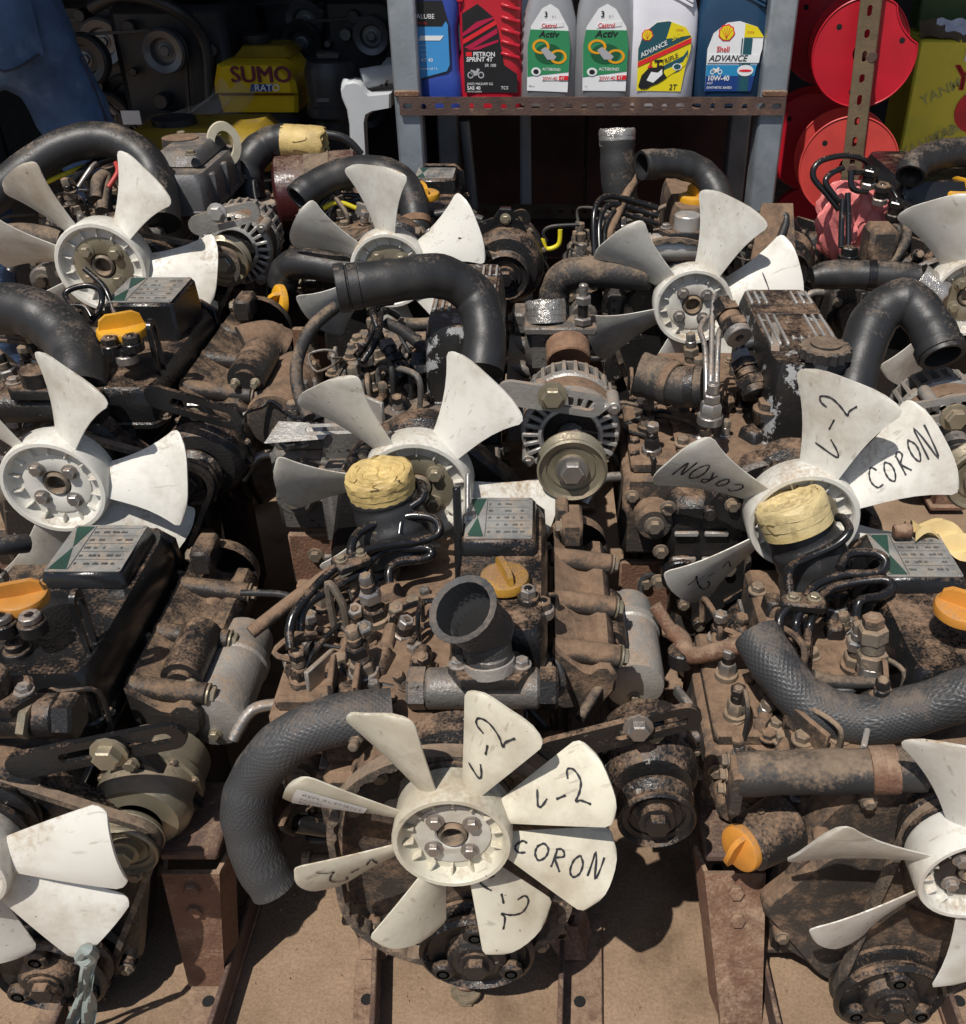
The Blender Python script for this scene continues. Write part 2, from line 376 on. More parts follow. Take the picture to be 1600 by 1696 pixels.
def rrect(w, h, r, n=4, cx=0, cy=0):
    out = []; r = min(r, w/2-1e-5, h/2-1e-5)
    for qx, qy, a0 in ((1,1,0),(-1,1,90),(-1,-1,180),(1,-1,270)):
        for k in range(n+1):
            a = R(a0+90*k/n); out.append((cx+qx*(w/2-r)+r*math.cos(a), cy+qy*(h/2-r)+r*math.sin(a)))
    return out
X, Y_, Z = Vector((1,0,0)), Vector((0,1,0)), Vector((0,0,1))
# ------------------------------------------------------------------ shape helpers
def ring_prism(b, outer, inner, o, ex, ey, d):
    o, ex, ey = Vector(o), Vector(ex).normalized(), Vector(ey).normalized(); n = ex.cross(ey).normalized(); k = len(outer); vs = []
    for h in (0, d):
        for pts in (outer, inner): vs += [o + ex*x + ey*y + n*h for x, y in pts]
    fs = []
    for i in range(k):
        j = (i+1) % k
        fs += [(i, k+i, k+j, j), (2*k+i, 2*k+j, 3*k+j, 3*k+i), (i, j, 2*k+j, 2*k+i), (k+i, 3*k+i, 3*k+j, k+j)]
    b.add(vs, fs); return b
def stadium(x0, x1, r, n=8):
    return [(x1+r*math.cos(R(-90+180*k/n)), r*math.sin(R(-90+180*k/n))) for k in range(n+1)] + [(x0+r*math.cos(R(90+180*k/n)), r*math.sin(R(90+180*k/n))) for k in range(n+1)]
def slot_plate(p0, p1, w, up, thick=.006, s0=.3, s1=.95, sw=.35):
    p0, p1 = Vector(p0), Vector(p1); ex = (p1-p0); L = ex.length; ex.normalize(); ey = (Vector(up)-ex*Vector(up).dot(ex)).normalized()
    b = B(); ring_prism(b, stadium(0, L, w/2), stadium(L*s0, L*s1, w/2*sw), p0, ex, ey, thick); return b
def hull_loop(circles, n=72):
    out = []
    for k in range(n):
        a = 2*math.pi*k/n; dx, dy = math.cos(a), math.sin(a); best = max(circles, key=lambda c: c[0]*dx+c[1]*dy+c[2]); out.append((best[0]+best[2]*dx, best[1]+best[2]*dy))
    return out
def loop_belt(circles, o, wid=.011, thick=.007, cog=0.):
    n = 120 if cog else 72; outer = hull_loop(circles, n); inner = hull_loop([(x, y, r-thick) for x, y, r in circles], n)
    if cog:
        i2 = hull_loop([(x, y, r-thick+cog) for x, y, r in circles], n); inner = [inner[i] if (i//2) % 2 else i2[i] for i in range(n)]
    b = B(); ring_prism(b, outer, inner, o, X, Z, wid); return b
def rotz(a): return Matrix.Rotation(a, 3, 'Z')
def align(ex, ey):
    ex = Vector(ex).normalized(); ey = Vector(ey); ey = (ey-ex*ey.dot(ex)).normalized(); ez = ex.cross(ey); return Matrix((ex, ey, ez)).transposed()

GLYPH = {'L': [[(.35,1.0),(.02,.12),(.25,.05),(.85,.42)]], '-': [[(.15,.42),(.8,.5)]],
 '2': [[(0,.72),(.18,.98),(.55,1.0),(.72,.72),(.45,.35),(.05,.03),(.35,.10),(.9,.0)]], '1': [[(.4,1.0),(.5,0)]],
 'C': [[(.85,.82),(.5,1.0),(.12,.7),(.05,.3),(.35,.02),(.85,.16)]], 'O': [[(.5,.95),(.15,.7),(.12,.3),(.45,.03),(.82,.3),(.85,.7),(.5,.95)]],
 'R': [[(.15,0),(.2,.95)],[(.1,.9),(.55,1.0),(.78,.75),(.25,.5),(.85,.0)]], 'N': [[(.1,0),(.15,.95),(.75,.1),(.9,1.0)]],
 'V': [[(.05,.95),(.35,.05),(.9,.85)]], 'U': [[(.1,1),(.2,.1),(.6,.05),(.8,1)]], ' ': []}

class Engine:
    def __init__(s, label, fpx, fpy, fY, name='used_engine', group='used diesel engines standing in rows'):
        p = W(fpx, fpy, fY); s.f = p; s.o = Vector((p.x, p.y, 0)); s.dz = p.z-.36; s.fz = p.z
        s.root = empty(name, s.o); tag(s.root, label, 'engine', group); s.rnd = random.Random(int(fpx*7+fpy))
    def L(s, px, py, Y): return W(px, py, Y)-s.o
    def path(s, pts): return [s.L(*p) for p in pts]
    def ms(s, px, l): return msize(px, l+s.o)
    def add(s, b, name, m, parent=None, angle=38): return b.obj(name, m, parent or s.root, angle)
    # ---- fan
    def fan(s, Rr, rh, angles, m, style='six', words=None, disc='zinc', nb=4, tiltx=0., c=None, sticker=None, hubmat=None, phi=(40, 27)):
        c = Vector(c) if c is not None else Vector((0, 0, s.fz)); a = Vector((0, -math.cos(R(tiltx)), math.sin(R(tiltx)))); up = Vector((0, math.sin(R(tiltx)), math.cos(R(tiltx))))
        g = rh
        prof = [(g*.97,-.030),(g*1.0,-.026),(g*1.0,.010),(g*.97,.014),(g*.90,.014),(g*.87,.012),(g*.84,.003),(g*.80,.000),(g*.62,.000),(g*.60,-.002),(g*.30,-.002),(g*.30,-.03)]
        b = B(); b.lathe(prof, c, a, 40, closed=False); hub = s.add(b, 'fan', m, angle=30)
        b = B(); b.lathe([(g*.64,-.004),(g*.64,.0015),(g*.60,.0025),(g*.30,.0025),(g*.27,.001),(g*.25,-.010)], c, a, 32, closed=False); s.add(b, 'hub_plate', disc, hub)
        b = B(); b.lathe([(g*.30,-.03),(g*.24,.003),(g*.20,.005),(g*.17,.003),(g*.15,-.010),(0,-.010)], c, a, 20, closed=False); s.add(b, 'shaft_end', 'bolt', hub)
        for k in range(nb):
            t = R(40+360*k/nb); p = c + a*(.0025) + (X*math.cos(t)+up*math.sin(t))*g*.43; bolt(hub, p, a, g*.115, g*.13, 'steel' if disc != 'zinc' else 'zinc')
        for k in range(14):
            t = R(10+360*k/14); er = X*math.cos(t)+up*math.sin(t); et = -X*math.sin(t)+up*math.cos(t)
            b = B(); b.box(c + er*g*.76 + a*(.003), (g*.20, .0022, .008), align(er, et), .0006); s.add(b, 'rib', m, hub)
        r0 = g*.93
        ext = {'six': (lambda q: .026*Rr/.18+.026*q+.012*q**3, lambda q: .024*Rr/.18+.024*q+.030*q**3),
               'eight': (lambda q: .011+.035*q, lambda q: .011+.032*q),
               'square': (lambda q: .018+.034*q, lambda q: .018+.030*q)}[style]
        ph0, ph1 = phi
        qs = [0,.12,.25,.4,.55,.7,.8,.88,.94,.975,1.0]
        def bp(th, q, sv, off=0.):
            er = X*math.cos(th)+up*math.sin(th); et = -X*math.sin(th)+up*math.cos(th)
            ph = R(ph0*(1-q)+ph1*q); tg = et*math.cos(ph)-a*math.sin(ph); nr = a*math.cos(ph)+et*math.sin(ph)
            k = 1.0 if q < .86 else 1-.24*((q-.86)/.14)**2.4
            t = ext[0](q)*sv if sv > 0 else ext[1](q)*sv
            skew = .012*q*q if style == 'six' else 0.
            tip = -.009*(abs(sv)**3) if style != 'square' else 0
            return c + er*(r0+(Rr-r0)*q + tip*q) + tg*(t*k + skew) + nr*(.007*(1-sv*sv)*(.4+.6*q)+off) + a*(-.006+.004*q), nr
        blades = []
        for ai, an in enumerate(angles):
            th = R(an); b = B(); vs = []; ns = 8; fs = []; ring = 2*(ns+1); th2 = .0016
            for q in qs:
                for j in range(ns+1): vs.append(bp(th, q, -1+2*j/ns, th2*(.4 if j in (0,ns) else 1))[0])
                for j in range(ns+1): vs.append(bp(th, q, 1-2*j/ns, -th2*(.4 if j in (0,ns) else 1))[0])
            for i in range(len(qs)-1):
                for j in range(ring): fs.append((i*ring+j, (i+1)*ring+j, (i+1)*ring+(j+1)%ring, i*ring+(j+1)%ring))
            fs.append(tuple(range(ring))); m0 = (len(qs)-1)*ring; fs.append(tuple(range(m0, m0+ring))[::-1])
            b.add(vs, fs); bl = s.add(b, 'blade', m, hub, 50); blades.append(bl)
            wd = (words or {}).get(ai)
            if wd:
                txt, q0, q1, sl, sh = wd; st = B(); n = len(txt); wq = (q1-q0)/n
                for li, ch in enumerate(txt):
                    jr = s.rnd; ja, jx, jy, js = jr.uniform(-.30,.30), jr.uniform(-.08,.08), jr.uniform(-.14,.14), jr.uniform(.78,1.12)
                    for pl in GLYPH[ch]:
                        pts = []
                        pp = [Vector((.5+jx+((x-.5)*math.cos(ja)-(y-.5)*math.sin(ja)*.6)*js, .5+jy+((x-.5)*math.sin(ja)+(y-.5)*math.cos(ja))*js+jr.uniform(-.03,.03), 0)) for x, y in pl]
                        for i in range(len(pp)-1):
                            p0, p1, p2, p3 = pp[max(i-1,0)], pp[i], pp[i+1], pp[min(i+2,len(pp)-1)]
                            for j in range(5):
                                t = j/5; pts.append(.5*((2*p1)+(p2-p0)*t+(2*p0-5*p1+4*p2-p3)*t*t+(-p0+3*p1-3*p2+p3)*t**3))
                        pts.append(pp[-1]); pr = []
                        for p in pts: pr.append(bp(th, q0+wq*(li+.06+p.x*.82), sl+(sh-sl)*p.y, .0026))
                        vs = []
                        for i, (p, nr) in enumerate(pr):
                            d = (pr[min(i+1,len(pr)-1)][0]-pr[max(i-1,0)][0]).normalized(); w = nr.cross(d).normalized()*(.0006+.0006*abs(math.sin(i*.9+li))); vs += [p-w, p+w]
                        st.add(vs, [(2*i, 2*i+1, 2*i+3, 2*i+2) for i in range(len(pr)-1)])
                s.add(st, 'lettering', 'ink', hub)
        if sticker is not None:
            th = R(angles[sticker]); b = B(); b.grid(lambda u, v: bp(th, .30+.62*u, -.55+1.15*v, .0024)[0], 8, 4); s.add(b, 'sticker', 'sticker', hub)
            p0 = bp(th, .88, -.40, .003)[0]; p1 = bp(th, .36, -.40, .003)[0]; p2, nr = bp(th, .88, .1, .003); ex = (p1-p0); ey = nr.cross(ex.normalized())
            for i, ln in enumerate(('REPLACEMENT FOR', 'MODEL', 'PART NO')):
                pa, nr = bp(th, .86, -.30+.30*i, .0034); text(ln, .0085 if i == 0 else .0065, pa, ex, nr.cross(ex), 'ink', hub)
        return hub
    # ---- hoses
    def hose(s, pts, rp, m='rubber', name='hose', open0=False, open1=False, parent=None, seg=20, clamps=(), cuff=()):
        P = s.path(pts); r = s.ms(rp, P[0]) if not isinstance(rp, (list, tuple)) else [s.ms(v, p) for v, p in zip(rp, P)]
        b = B(); b.tube(P, r, seg, 8, open0, open1); h = s.add(b, name, m, parent, 60)
        r0 = r if not isinstance(r, list) else r[0]
        for e, on in ((0, open0), (-1, open1)):
            if on:
                d = (P[1]-P[0]).normalized() if e == 0 else (P[-2]-P[-1]).normalized(); rr = r0 if e == 0 else (r if not isinstance(r, list) else r[-1])
                b = B(); b.lathe([(rr*.79, rr*1.2), (0, rr*1.2)], P[e], d, 16, closed=False); s.add(b, 'bore_shade', 'hole_shade', h if parent is None else parent)  # black disc inside the mouth, its darkness put into the colour
        for i, t, mm in clamps:
            p = P[i].lerp(P[i+1], t); d = (P[i+1]-P[i]).normalized(); rr = r if not isinstance(r, list) else r[i]*(1-t)+r[i+1]*t
            b = B(); b.lathe([(rr*1.0,-.007),(rr*1.07,-.006),(rr*1.07,.006),(rr*1.0,.007)], p, d, 24, closed=False); s.add(b, 'hose_clamp', mm, h if parent is None else parent)
        return h
    def pipe(s, pts, rp, m='pipe_black', name='fuel_pipe', seg=10, parent=None):
        P = s.path(pts); b = B(); b.tube(P, s.ms(rp, P[0]), seg, 6); return s.add(b, name, m, parent, 60)
    def taped_end(s, p0, p1, rp, crumple=.0, m='tape', parent=None):
        # wrapped tape over the mouth of a hose, from p0 (on hose) to p1 (closed end)
        a, c = s.L(*p0), s.L(*p1); d = c-a; Ln = d.length; r = s.ms(rp, a); u, w, ax = ortho(d); rn = random.Random(int(p0[0])); vs = []; fs = []; seg = 72; prof = [(1.01,-.06),(1.025,-.05),(1.025,.30),(1.045,.31),(1.04,.60),(1.055,.61),(1.05,.86),(1.02,.95),(.96,1.0),(.88,.99),(.84,.95),(.80,1.0),(.70,.98),(.66,.93),(.60,.97),(.48,.95),(.44,.90),(.36,.94),(.2,.92),(.02,.90)]
        ph = [rn.random()*6 for _ in range(6)]
        for i, (rr, h) in enumerate(prof):
            for k in range(seg):
                t = 2*math.pi*k/seg; n = (math.sin(5*t+ph[0]+i*1.7)+.8*math.sin(11*t+ph[1]-i*2.3)+.35*math.sin(17*t+ph[2]+i*3.1))*(.003+.016*crumple*max(h,0)**1.5)
                hh = h*Ln + (math.sin(3*t+ph[3])+math.sin(7*t+ph[4]+i))*Ln*.03*max(0, h)
                vs.append(a + ax*hh + (u*math.cos(t)+w*math.sin(t))*r*(rr+n*(1 if h > .1 else .2)))
        for i in range(len(prof)-1):
            for k in range(seg): fs.append((i*seg+k, i*seg+(k+1)%seg, (i+1)*seg+(k+1)%seg, (i+1)*seg+k))
        fs.append(tuple(range((len(prof)-1)*seg, len(prof)*seg))); b = B(); b.add(vs, fs); tw = s.add(b, 'tape_wrap', m, parent, 28)
        if m.startswith('tape'):
            for q in range(7):
                k = rn.randrange(seg); i0 = rn.choice((1,2,4,6,8,9)); P = []
                for j in range(rn.randint(3,6)):
                    i1 = min(len(prof)-2, i0+j); k = (k+rn.choice((-2,-1,1,2,3))) % seg; pt = vs[i1*seg+k]; P.append(pt+(pt-(a+ax*Ln*.4)).normalized()*.0004)
                bb = B(); bb.tube(P, .0007, 5, 3); s.add(bb, 'tape_crease', 'crease', parent)
        return tw
    # ---- nut stack (injector, union)
    def stack(s, p, ax, r, spec, name='injector', m='bolt', parent=None):
        ax = Vector(ax).normalized(); p = Vector(p); first = None
        b = B(); b.cyl(p, p+ax*sum(h for _, h, _ in spec), r*.55, 12); first = s.add(b, name, m, parent); q = p.copy()
        own = first if parent is None else parent
        for rr, h, kind in spec:
            b = B()
            if kind == 'hex': b.hexa(q, q+ax*h*.92, rr*r)
            else: b.cyl(q, q+ax*h*.95, rr*r, 16, .001)
            s.add(b, 'nut' if kind == 'hex' else 'collar', s.rnd.choice([m, m, 'black_worn', s.im, 'steel']), own); q = q+ax*h
        return first
    # ---- alternators
    def alternator(s, c, r, style, length=.085, pulley=.6, pgap=.0):
        c = Vector(c)
        if style == 'black':
            b = B(); b.lathe([(r*.5,0),(r*.80,.004),(r*.93,.014),(r*.97,.02),(r*.97,length*.45),(r*1.04,length*.46),(r*1.04,length*.56),(r*.98,length*.57),(r*.96,length*.92),(r*.8,length),(0,length)], c, Y_, 36, closed=False)
            alt = s.add(b, 'alternator', s.altmat if hasattr(s, 'altmat') else 'black_worn', angle=30)
            b = B(); b.prism([(-.055*r/.05,-.01),(-.02*r/.05,.052*r/.05),(-.009,r*1.42),(.009,r*1.42),(.02*r/.05,.052*r/.05),(.055*r/.05,-.01)], c+Vector((0,length*.40,0)), X, Z, .014, .002); s.add(b, 'mounting_ear', 'black_clean', alt)
            bolt(alt, c+Vector((0,length*.40-.016,r*1.18)), -Y_, .007, .007, 'zinc')
            for k in range(7):
                t = R(-20+36*k); bolt(alt, c+Vector((math.cos(t)*r*1.0,length*.45,math.sin(t)*r*1.0)), -Y_, .0035, .004, 'bolt')
        else:
            b = B(); b.lathe([(r*.3,.006),(r*.80,.006),(r*.80,length-.01),(r*.3,length-.01)], c, Y_, 28); alt = s.add(b, 'alternator', 'black_worn')
            b = B(); b.lathe([(r*.56,0),(r*.60,-.003),(r*.66,-.002),(r*.67,.004),(r*.56,.006)], c, Y_, 36, closed=False); s.add(b, 'inner_ring', 'alu_clean', alt)
            for y0 in (.003, length*.52):
                b = B(); b.lathe([(r*.92,y0),(r*1.0,y0+.004),(r*1.02,y0+.012),(r*.98,y0+.016),(r*.86,y0+.014),(r*.84,y0+.006)], c, Y_, 40, closed=False); s.add(b, 'housing_ring', 'alu', alt)
            b = B(); b.lathe([(r*.97,.022),(r*.985,.026),(r*.985,length*.5),(r*.9,length*.5)], c, Y_, 36, closed=False); s.add(b, 'stator', 'iron', alt)
            fin = None
            for k in range(26):
                t = 2*math.pi*k/26; er = X*math.cos(t)+Z*math.sin(t)
                b = B(); b.box(c+er*r*.80+Y_*.004, (r*.36, .006, r*.085), align(er, Y_), .001)
                s.add(b, 'cooling_fin', 'alu_clean', alt)
                if k % 2 == 0 or True:
                    b = B(); b.box(c+er*r*.97+Y_*(length*.77), (.006, length*.42, r*.09), align(er, Y_), .001); s.add(b, 'cooling_fin', 'alu', alt)
            b = B(); b.lathe([(r*.6,length*.98),(r*.98,length*.95),(r*.98,length)], c, Y_, 30); s.add(b, 'end_cover', 'alu', alt)
            for k in range(4):
                t = R(35+90*k); p = c+Vector((math.cos(t)*r*1.05, .004, math.sin(t)*r*1.05)); b = B(); b.cyl(p+Y_*.04, p-Y_*.004, .009, 12); s.add(b, 'lug', 'alu', alt); bolt(alt, p-Y_*.004, -Y_, .006, .006, 'steel')
        if pulley:
            pr = r*pulley; o = c+Vector((0,-.004-pgap,0)); pm = 'zinc' if style != 'black' else getattr(s, 'pulmat', 'black_worn')
            b = B(); b.lathe([(pr*.5,-.002),(pr*.9,-.006),(pr*1.0,-.010),(pr*1.0,-.013),(pr*.80,-.021),(pr*.80,-.024),(pr*1.0,-.031),(pr*1.0,-.034),(pr*.94,-.036),(pr*.88,-.030),(pr*.74,-.029),(pr*.73,-.0265),(pr*.66,-.0265),(pr*.65,-.029),(pr*.45,-.027),(pr*.42,-.033),(0,-.033)], o, Y_, 36, closed=False)
            s.add(b, 'pulley', pm, alt, 30)
            if pgap: b = B(); b.cyl(c+Y_*.006, o-Y_*.004, pr*.40, 16); s.add(b, 'pulley_shaft', 'steel', alt)
            bolt(alt, o-Y_*.033, -Y_, pr*.34, .012, pm if style == 'black' else 'steel', 'pulley_nut')
        return alt
    # ---- covers
    def cap(s, p, r, m='cap_orange', parent=None, yaw=30., axis=None, h=.014):
        p = Vector(p); ax = Vector(axis).normalized() if axis is not None else Z.copy(); u, w, a = ortho(ax); ex = u*math.cos(R(yaw))+w*math.sin(R(yaw)); ey = a.cross(ex)
        b = B(); b.lathe([(r*.85,0),(r*.98,.002),(r,h*.5),(r*.96,h*.85),(r*.85,h),(0,h*.9)], p, a, 32, closed=False); c = s.add(b, 'filler_cap', m, parent, 40)
        own = parent if parent is not None else c
        pts = [(-r*.88,0),(-r*.78,r*.42),(-r*.5,r*.60),(r*.5,r*.60),(r*.78,r*.42),(r*.88,0)]
        b = B(); b.prism(pts, p+a*h*.85-ey*r*.11, ex, a, -r*.22, 0); 
        s.add(b, 'cap_grip', m, own); return c
    def nameplate(s, c, w, d, parent, ex=X, ey=Y_, base=True, tint='plate'):
        c = Vector(c); ex, ey = Vector(ex).normalized(), Vector(ey).normalized(); n = ex.cross(ey)
        b = B(); b.prism(rrect(w, d, .003, 3), c, ex, ey, .0012); pl = s.add(b, 'name_plate', tint, parent)
        def quad(pts, m, h=.0018, nm='lettering'):
            b = B(); b.add([c+ex*x*w+ey*y*d+n*h for x, y in pts], [tuple(range(len(pts)))]); s.add(b, nm, m, parent)
        quad([(-.47,.46),(-.22,.46),(-.33,.0)], 'plate_green'); quad([(-.47,-.46),(-.33,.0),(-.22,-.46)], 'plate_green')
        quad([(-.205,-.47),(-.195,-.47),(-.195,.47),(-.205,.47)], 'plate_ink')
        for k in range(5): quad([(-.19+.0,.42-.17*k-.005),(.46,.42-.17*k-.005),(.46,.42-.17*k),(-.19,.42-.17*k)][::-1], 'plate_ink')
        mk = B(); rn = s.rnd
        for k in range(5):
            for x in (-.17, -.04, .08, .20, .32):
                if rn.random() < .85:
                    yy = .335-.17*k
                    for j in range(rn.randint(2,6)): xx = x+j*.017; mk.add([c+ex*a_*w+ey*b_*d+n*.002 for a_, b_ in ((xx,yy-.028),(xx+.010,yy-.028),(xx+.011,yy+rn.uniform(0,.03)),(xx,yy+rn.uniform(0,.03)))], [(0,1,2,3)])
        s.add(mk, 'worn_print', 'plate_ink', parent)
        for sx in (-.46,.46):
            for sy in (-.45,.45):
                b = B(); b.lathe([(.0022,0),(.0018,.0014),(0,.0018)], c+ex*sx*w+ey*sy*d+n*.001, n, 8, closed=False); s.add(b, 'rivet', 'steel', parent)
        return pl
    def valve_cover(s, x0, x1, y0, y1, z0, z1, style='plate', m='black', plinth=.022):
        z0 += s.dz; z1 += s.dz; w, d = x1-x0, y1-y0; cx, cy = (x0+x1)/2, (y0+y1)/2; b = B(); vs = []; fs = []; k = 0
        prof = [(1.04,0),(1.04,.006),(1.0,.008),(1.0,(z1-z0)*.55),(.95,(z1-z0)*.85),(.86,(z1-z0))]
        pts0 = rrect(1, 1, .12, 4); n = len(pts0)
        for sc, h in prof:
            ins = (1-sc)*min(w, d)
            for x, y in pts0: vs.append((cx+x*(w-ins), cy+y*(d-ins), z0+h))
        for i in range(len(prof)-1):
            for j in range(n): fs.append((i*n+j, i*n+(j+1)%n, (i+1)*n+(j+1)%n, (i+1)*n+j))
        fs.append(tuple(range((len(prof)-1)*n, len(prof)*n))); b.add(vs, fs); vc = s.add(b, 'valve_cover', m, angle=30)
        if style == 'plate':
            pw, pd = w*.74, d*.34; pc = Vector((cx-.004, y1-d*.27, z1)); b = B(); b.box(pc+Z*(plinth/2-.003), (pw+.010, pd+.012, plinth), None, .004, .96); s.add(b, 'plate_plinth', m, vc)
            s.nameplate(pc+Z*(plinth-.0025), pw, pd, vc)
            b = B(); b.prism([(-w*.5,0),(-w*.47,.05),(-w*.3,.065),(w*.3,.065),(w*.47,.05),(w*.5,0)], (cx, y1+.004, z0), X, Z, .012, .002); s.add(b, 'end_flange', m, vc)
        elif style == 'silver':
            b = B(); b.box((cx, cy+d*.08, z1+.012), (w*.66, d*.72, .03), None, .006, .86); s.add(b, 'cover_crown', m, vc)
            for k in range(3): b = B(); b.box((cx+w*.5, y0+d*(.2+.3*k), z0+(z1-z0)*.5), (.012,.014,(z1-z0)*.85), None, .003); s.add(b, 'cover_rib', m, vc)
            for sx in (-1,1):
                for t in (.2,.8): bolt(vc, (cx+sx*w*.25, y0+d*t, z1+.026), Z, .008, .008, 'zinc')
        elif style == 'stripe':
            for k in range(9):
                xx = cx+(k-4)*w*.095
                if abs(k-4) <= 1: segs = ((y0+d*.30, y0+d*.33),)
                else: segs = ((y0+d*.24, y0+d*.60), (y0+d*.76, y1-d*.08))
                for a0, a1 in segs:
                    b = B(); b.box((xx, (a0+a1)/2, z1+.001), (w*.035, a1-a0, .006), None, .001); s.add(b, 'cover_rib', 'alu_clean', vc)
            b = B(); b.box((cx, y0+d*.68, z1+.0005), (w*.80, d*.13, .003), None, .001); s.add(b, 'badge_panel', 'black_worn', vc)
        for sx in (-1, 1):
            for t in (.06, .5, .94): bolt(vc, (cx+sx*w*.505, y0+d*t, z0+.006), Z, .0045, .006, 'bolt')
        return vc
    def manifold(s, x0, y0, y1, z, out=.065, m=None, rows=3, drop=.05):
        m = m or s.im
        # intake: sloping plate, rounded runner along its outer edge, cross ribs ending in bolts
        z += s.dz; d = y1-y0; b = B(); pr = [(0,-.05),(0,-.004),(out*.45,-drop*.62),(out*.62,-drop*.66),(out*.75,-drop*.50),(out*.92,-drop*.52),(out*1.05,-drop*.80),(out*1.02,-drop*1.25),(out*.8,-drop*1.7),(0,-drop*1.8)]
        b.prism(pr, (x0, y1, z), X, Z, d, .004); mf = s.add(b, 'intake_manifold', m, angle=42)
        b = B(); b.lathe([(out*.62,-.0),(out*.60,.02),(out*.40,.034),(0,.038)], (x0+out*.45, y1-.004, z-drop*.7), Y_, 24, closed=False); s.add(b, 'manifold_end', m, mf)
        for k in range(rows):
            yy = y0+d*(.08+.36*k) if rows > 1 else y0+d*.5
            b = B(); b.cyl((x0-.004, yy, z-drop*.30), (x0+out*1.10, yy, z-drop*.55), .0125, 14); s.add(b, 'manifold_rib', m, mf)
            bolt(mf, (x0+out*1.10, yy, z-drop*.55), (1,0,-.2), .0095, .009, 'zinc' if s.rnd.random() < .5 else 'bolt')
        b = B(); b.box((x0+out*.35, y1-.02, z+.012), (.026, .05, .035), None, .004); s.add(b, 'manifold_flange', m, mf); bolt(mf, (x0+out*.35-.013, y1-.03, z+.016), -X, .008, .008)
        return mf
    def starter(s, c, r=.034, length=.13, m='alu'):
        c = Vector(c); b = B(); b.lathe([(r*.6,0),(r*.95,.003),(r,.01),(r,length*.62),(r*1.07,length*.64),(r*1.07,length*.72),(r*.98,length*.74),(r*.9,length),(r*.5,length)], c, Y_, 28); st = s.add(b, 'starter_motor', m, angle=30)
        sc_ = c+Vector((-r*.9, length*.15, r*1.25)); b = B(); b.lathe([(r*.4,-.006),(r*.42,0),(r*.62,.001),(r*.64,.006),(r*.64,length*.55),(r*.5,length*.57)], sc_, Y_, 22); s.add(b, 'solenoid', 'black_worn', st)
        for dx in (-.3, .35): bolt(st, sc_+Vector((dx*r, -.004, 0)), -Y_, .005, .014, 'zinc', 'terminal_bolt')
        bolt(st, c+Vector((0,0,-r*.4)), -Y_, .006, .006, 'zinc'); return st
    # ---- the body common to all: block, sump, head, front cover, crank pulley, water pump, feet
    def core(s, m='iron', front='black_worn', sx=1.0, dep=.42, belt=True, crank=(.012, .13), feet=True, alt=(.19,.30), wp=True, cover_r=.125, beltspec=None, pump_pulley=.055):
        dz = s.dz; rn = s.rnd; s.im = m
        b = B(); b.box((-.04, dep*.5+.05, .215+dz), (.20*sx, dep-.07, .25), None, .008); bl = s.add(b, 'cylinder_block', m)
        for k in range(3):
            for sg in (-1, 1):
                b = B(); p = Vector((-.04+sg*.10*sx, .14+k*.10, .20+dz)); b.lathe([(.024,-.002),(.024,.004),(.019,.006),(.016,.001),(0,.001)], p, X*sg, 20, closed=False); s.add(b, 'core_plug', m, bl)
        for k in range(5):
            for sg in (-1, 1):
                b = B(); b.box((-.04+sg*.103*sx, .10+k*.075, .27+dz), (.012, .010, .12), None, .003); s.add(b, 'block_rib', m, bl)
        b = B(); b.box((-.04, dep*.5+.05, .055+dz*.6), (.17*sx, dep-.10, .09+dz*.6), Matrix.Rotation(math.pi, 3, 'X'), .012, .82); s.add(b, 'oil_sump', 'black_worn')
        b = B(); b.box((-.04, dep*.5+.06, .093+dz), (.215*sx, dep-.06, .010), None, .003); s.add(b, 'sump_flange', m)
        b = B(); b.box((-.04, dep*.5+.065, .362+dz), (.205*sx, dep-.08, .055), None, .006); hd = s.add(b, 'cylinder_head', m)
        b = B(); b.box((-.04, dep*.5+.065, .3335+dz), (.212*sx, dep-.075, .004), None, .001); s.add(b, 'head_gasket', 'steel')
        for k in range(5):
            for xx in (-.125*sx, -.085*sx):
                if rn.random() < .8: bolt(hd, (xx-.01, .135+k*.065+rn.uniform(-.006,.006), .389+dz), Z, .0085, .011, 'bolt')
        # front cover
        circ = [(-.01,.30,cover_r*.86),(.012,.15,cover_r*.74),(-.05,.20,cover_r*.72),(.05,.27,cover_r*.70)]
        b = B(); b.prism(hull_loop(circ, 44), (0, .098, dz), X, Z, .034, .006); fc = s.add(b, 'timing_cover', front)
        for k, (x, y) in enumerate(hull_loop([(q[0], q[1], q[2]-.010) for q in circ], 11)):
            b = B(); b.cyl((x, .068, y+dz), (x, .055, y+dz), .0095, 12); s.add(b, 'bolt_boss', front, fc); bolt(fc, (x, .055, y+dz), -Y_, .0062, .006)
        b = B(); b.prism([(-.07,.18),(-.02,.22),(.04,.19),(.055,.13),(.02,.09),(-.05,.11)], (0,.066,dz), X, Z, .010, .004); s.add(b, 'cover_bulge', front, fc)
        cxk, czk = crank; czk += dz
        b = B(); pr = .062; b.lathe([(pr*.4,.06),(pr*.9,.056),(pr,.052),(pr,.048),(pr*.82,.042),(pr*.82,.038),(pr,.032),(pr,.028),(pr*.92,.024),(pr*.85,.030),(pr*.55,.032),(pr*.5,.022),(pr*.40,.018),(0,.018)], (cxk,0,czk), Y_, 40, closed=False); cp = s.add(b, 'crank_pulley', 'black_worn', angle=30)
        bolt(cp, (cxk,.018,czk), -Y_, .014, .012, 'black_worn')
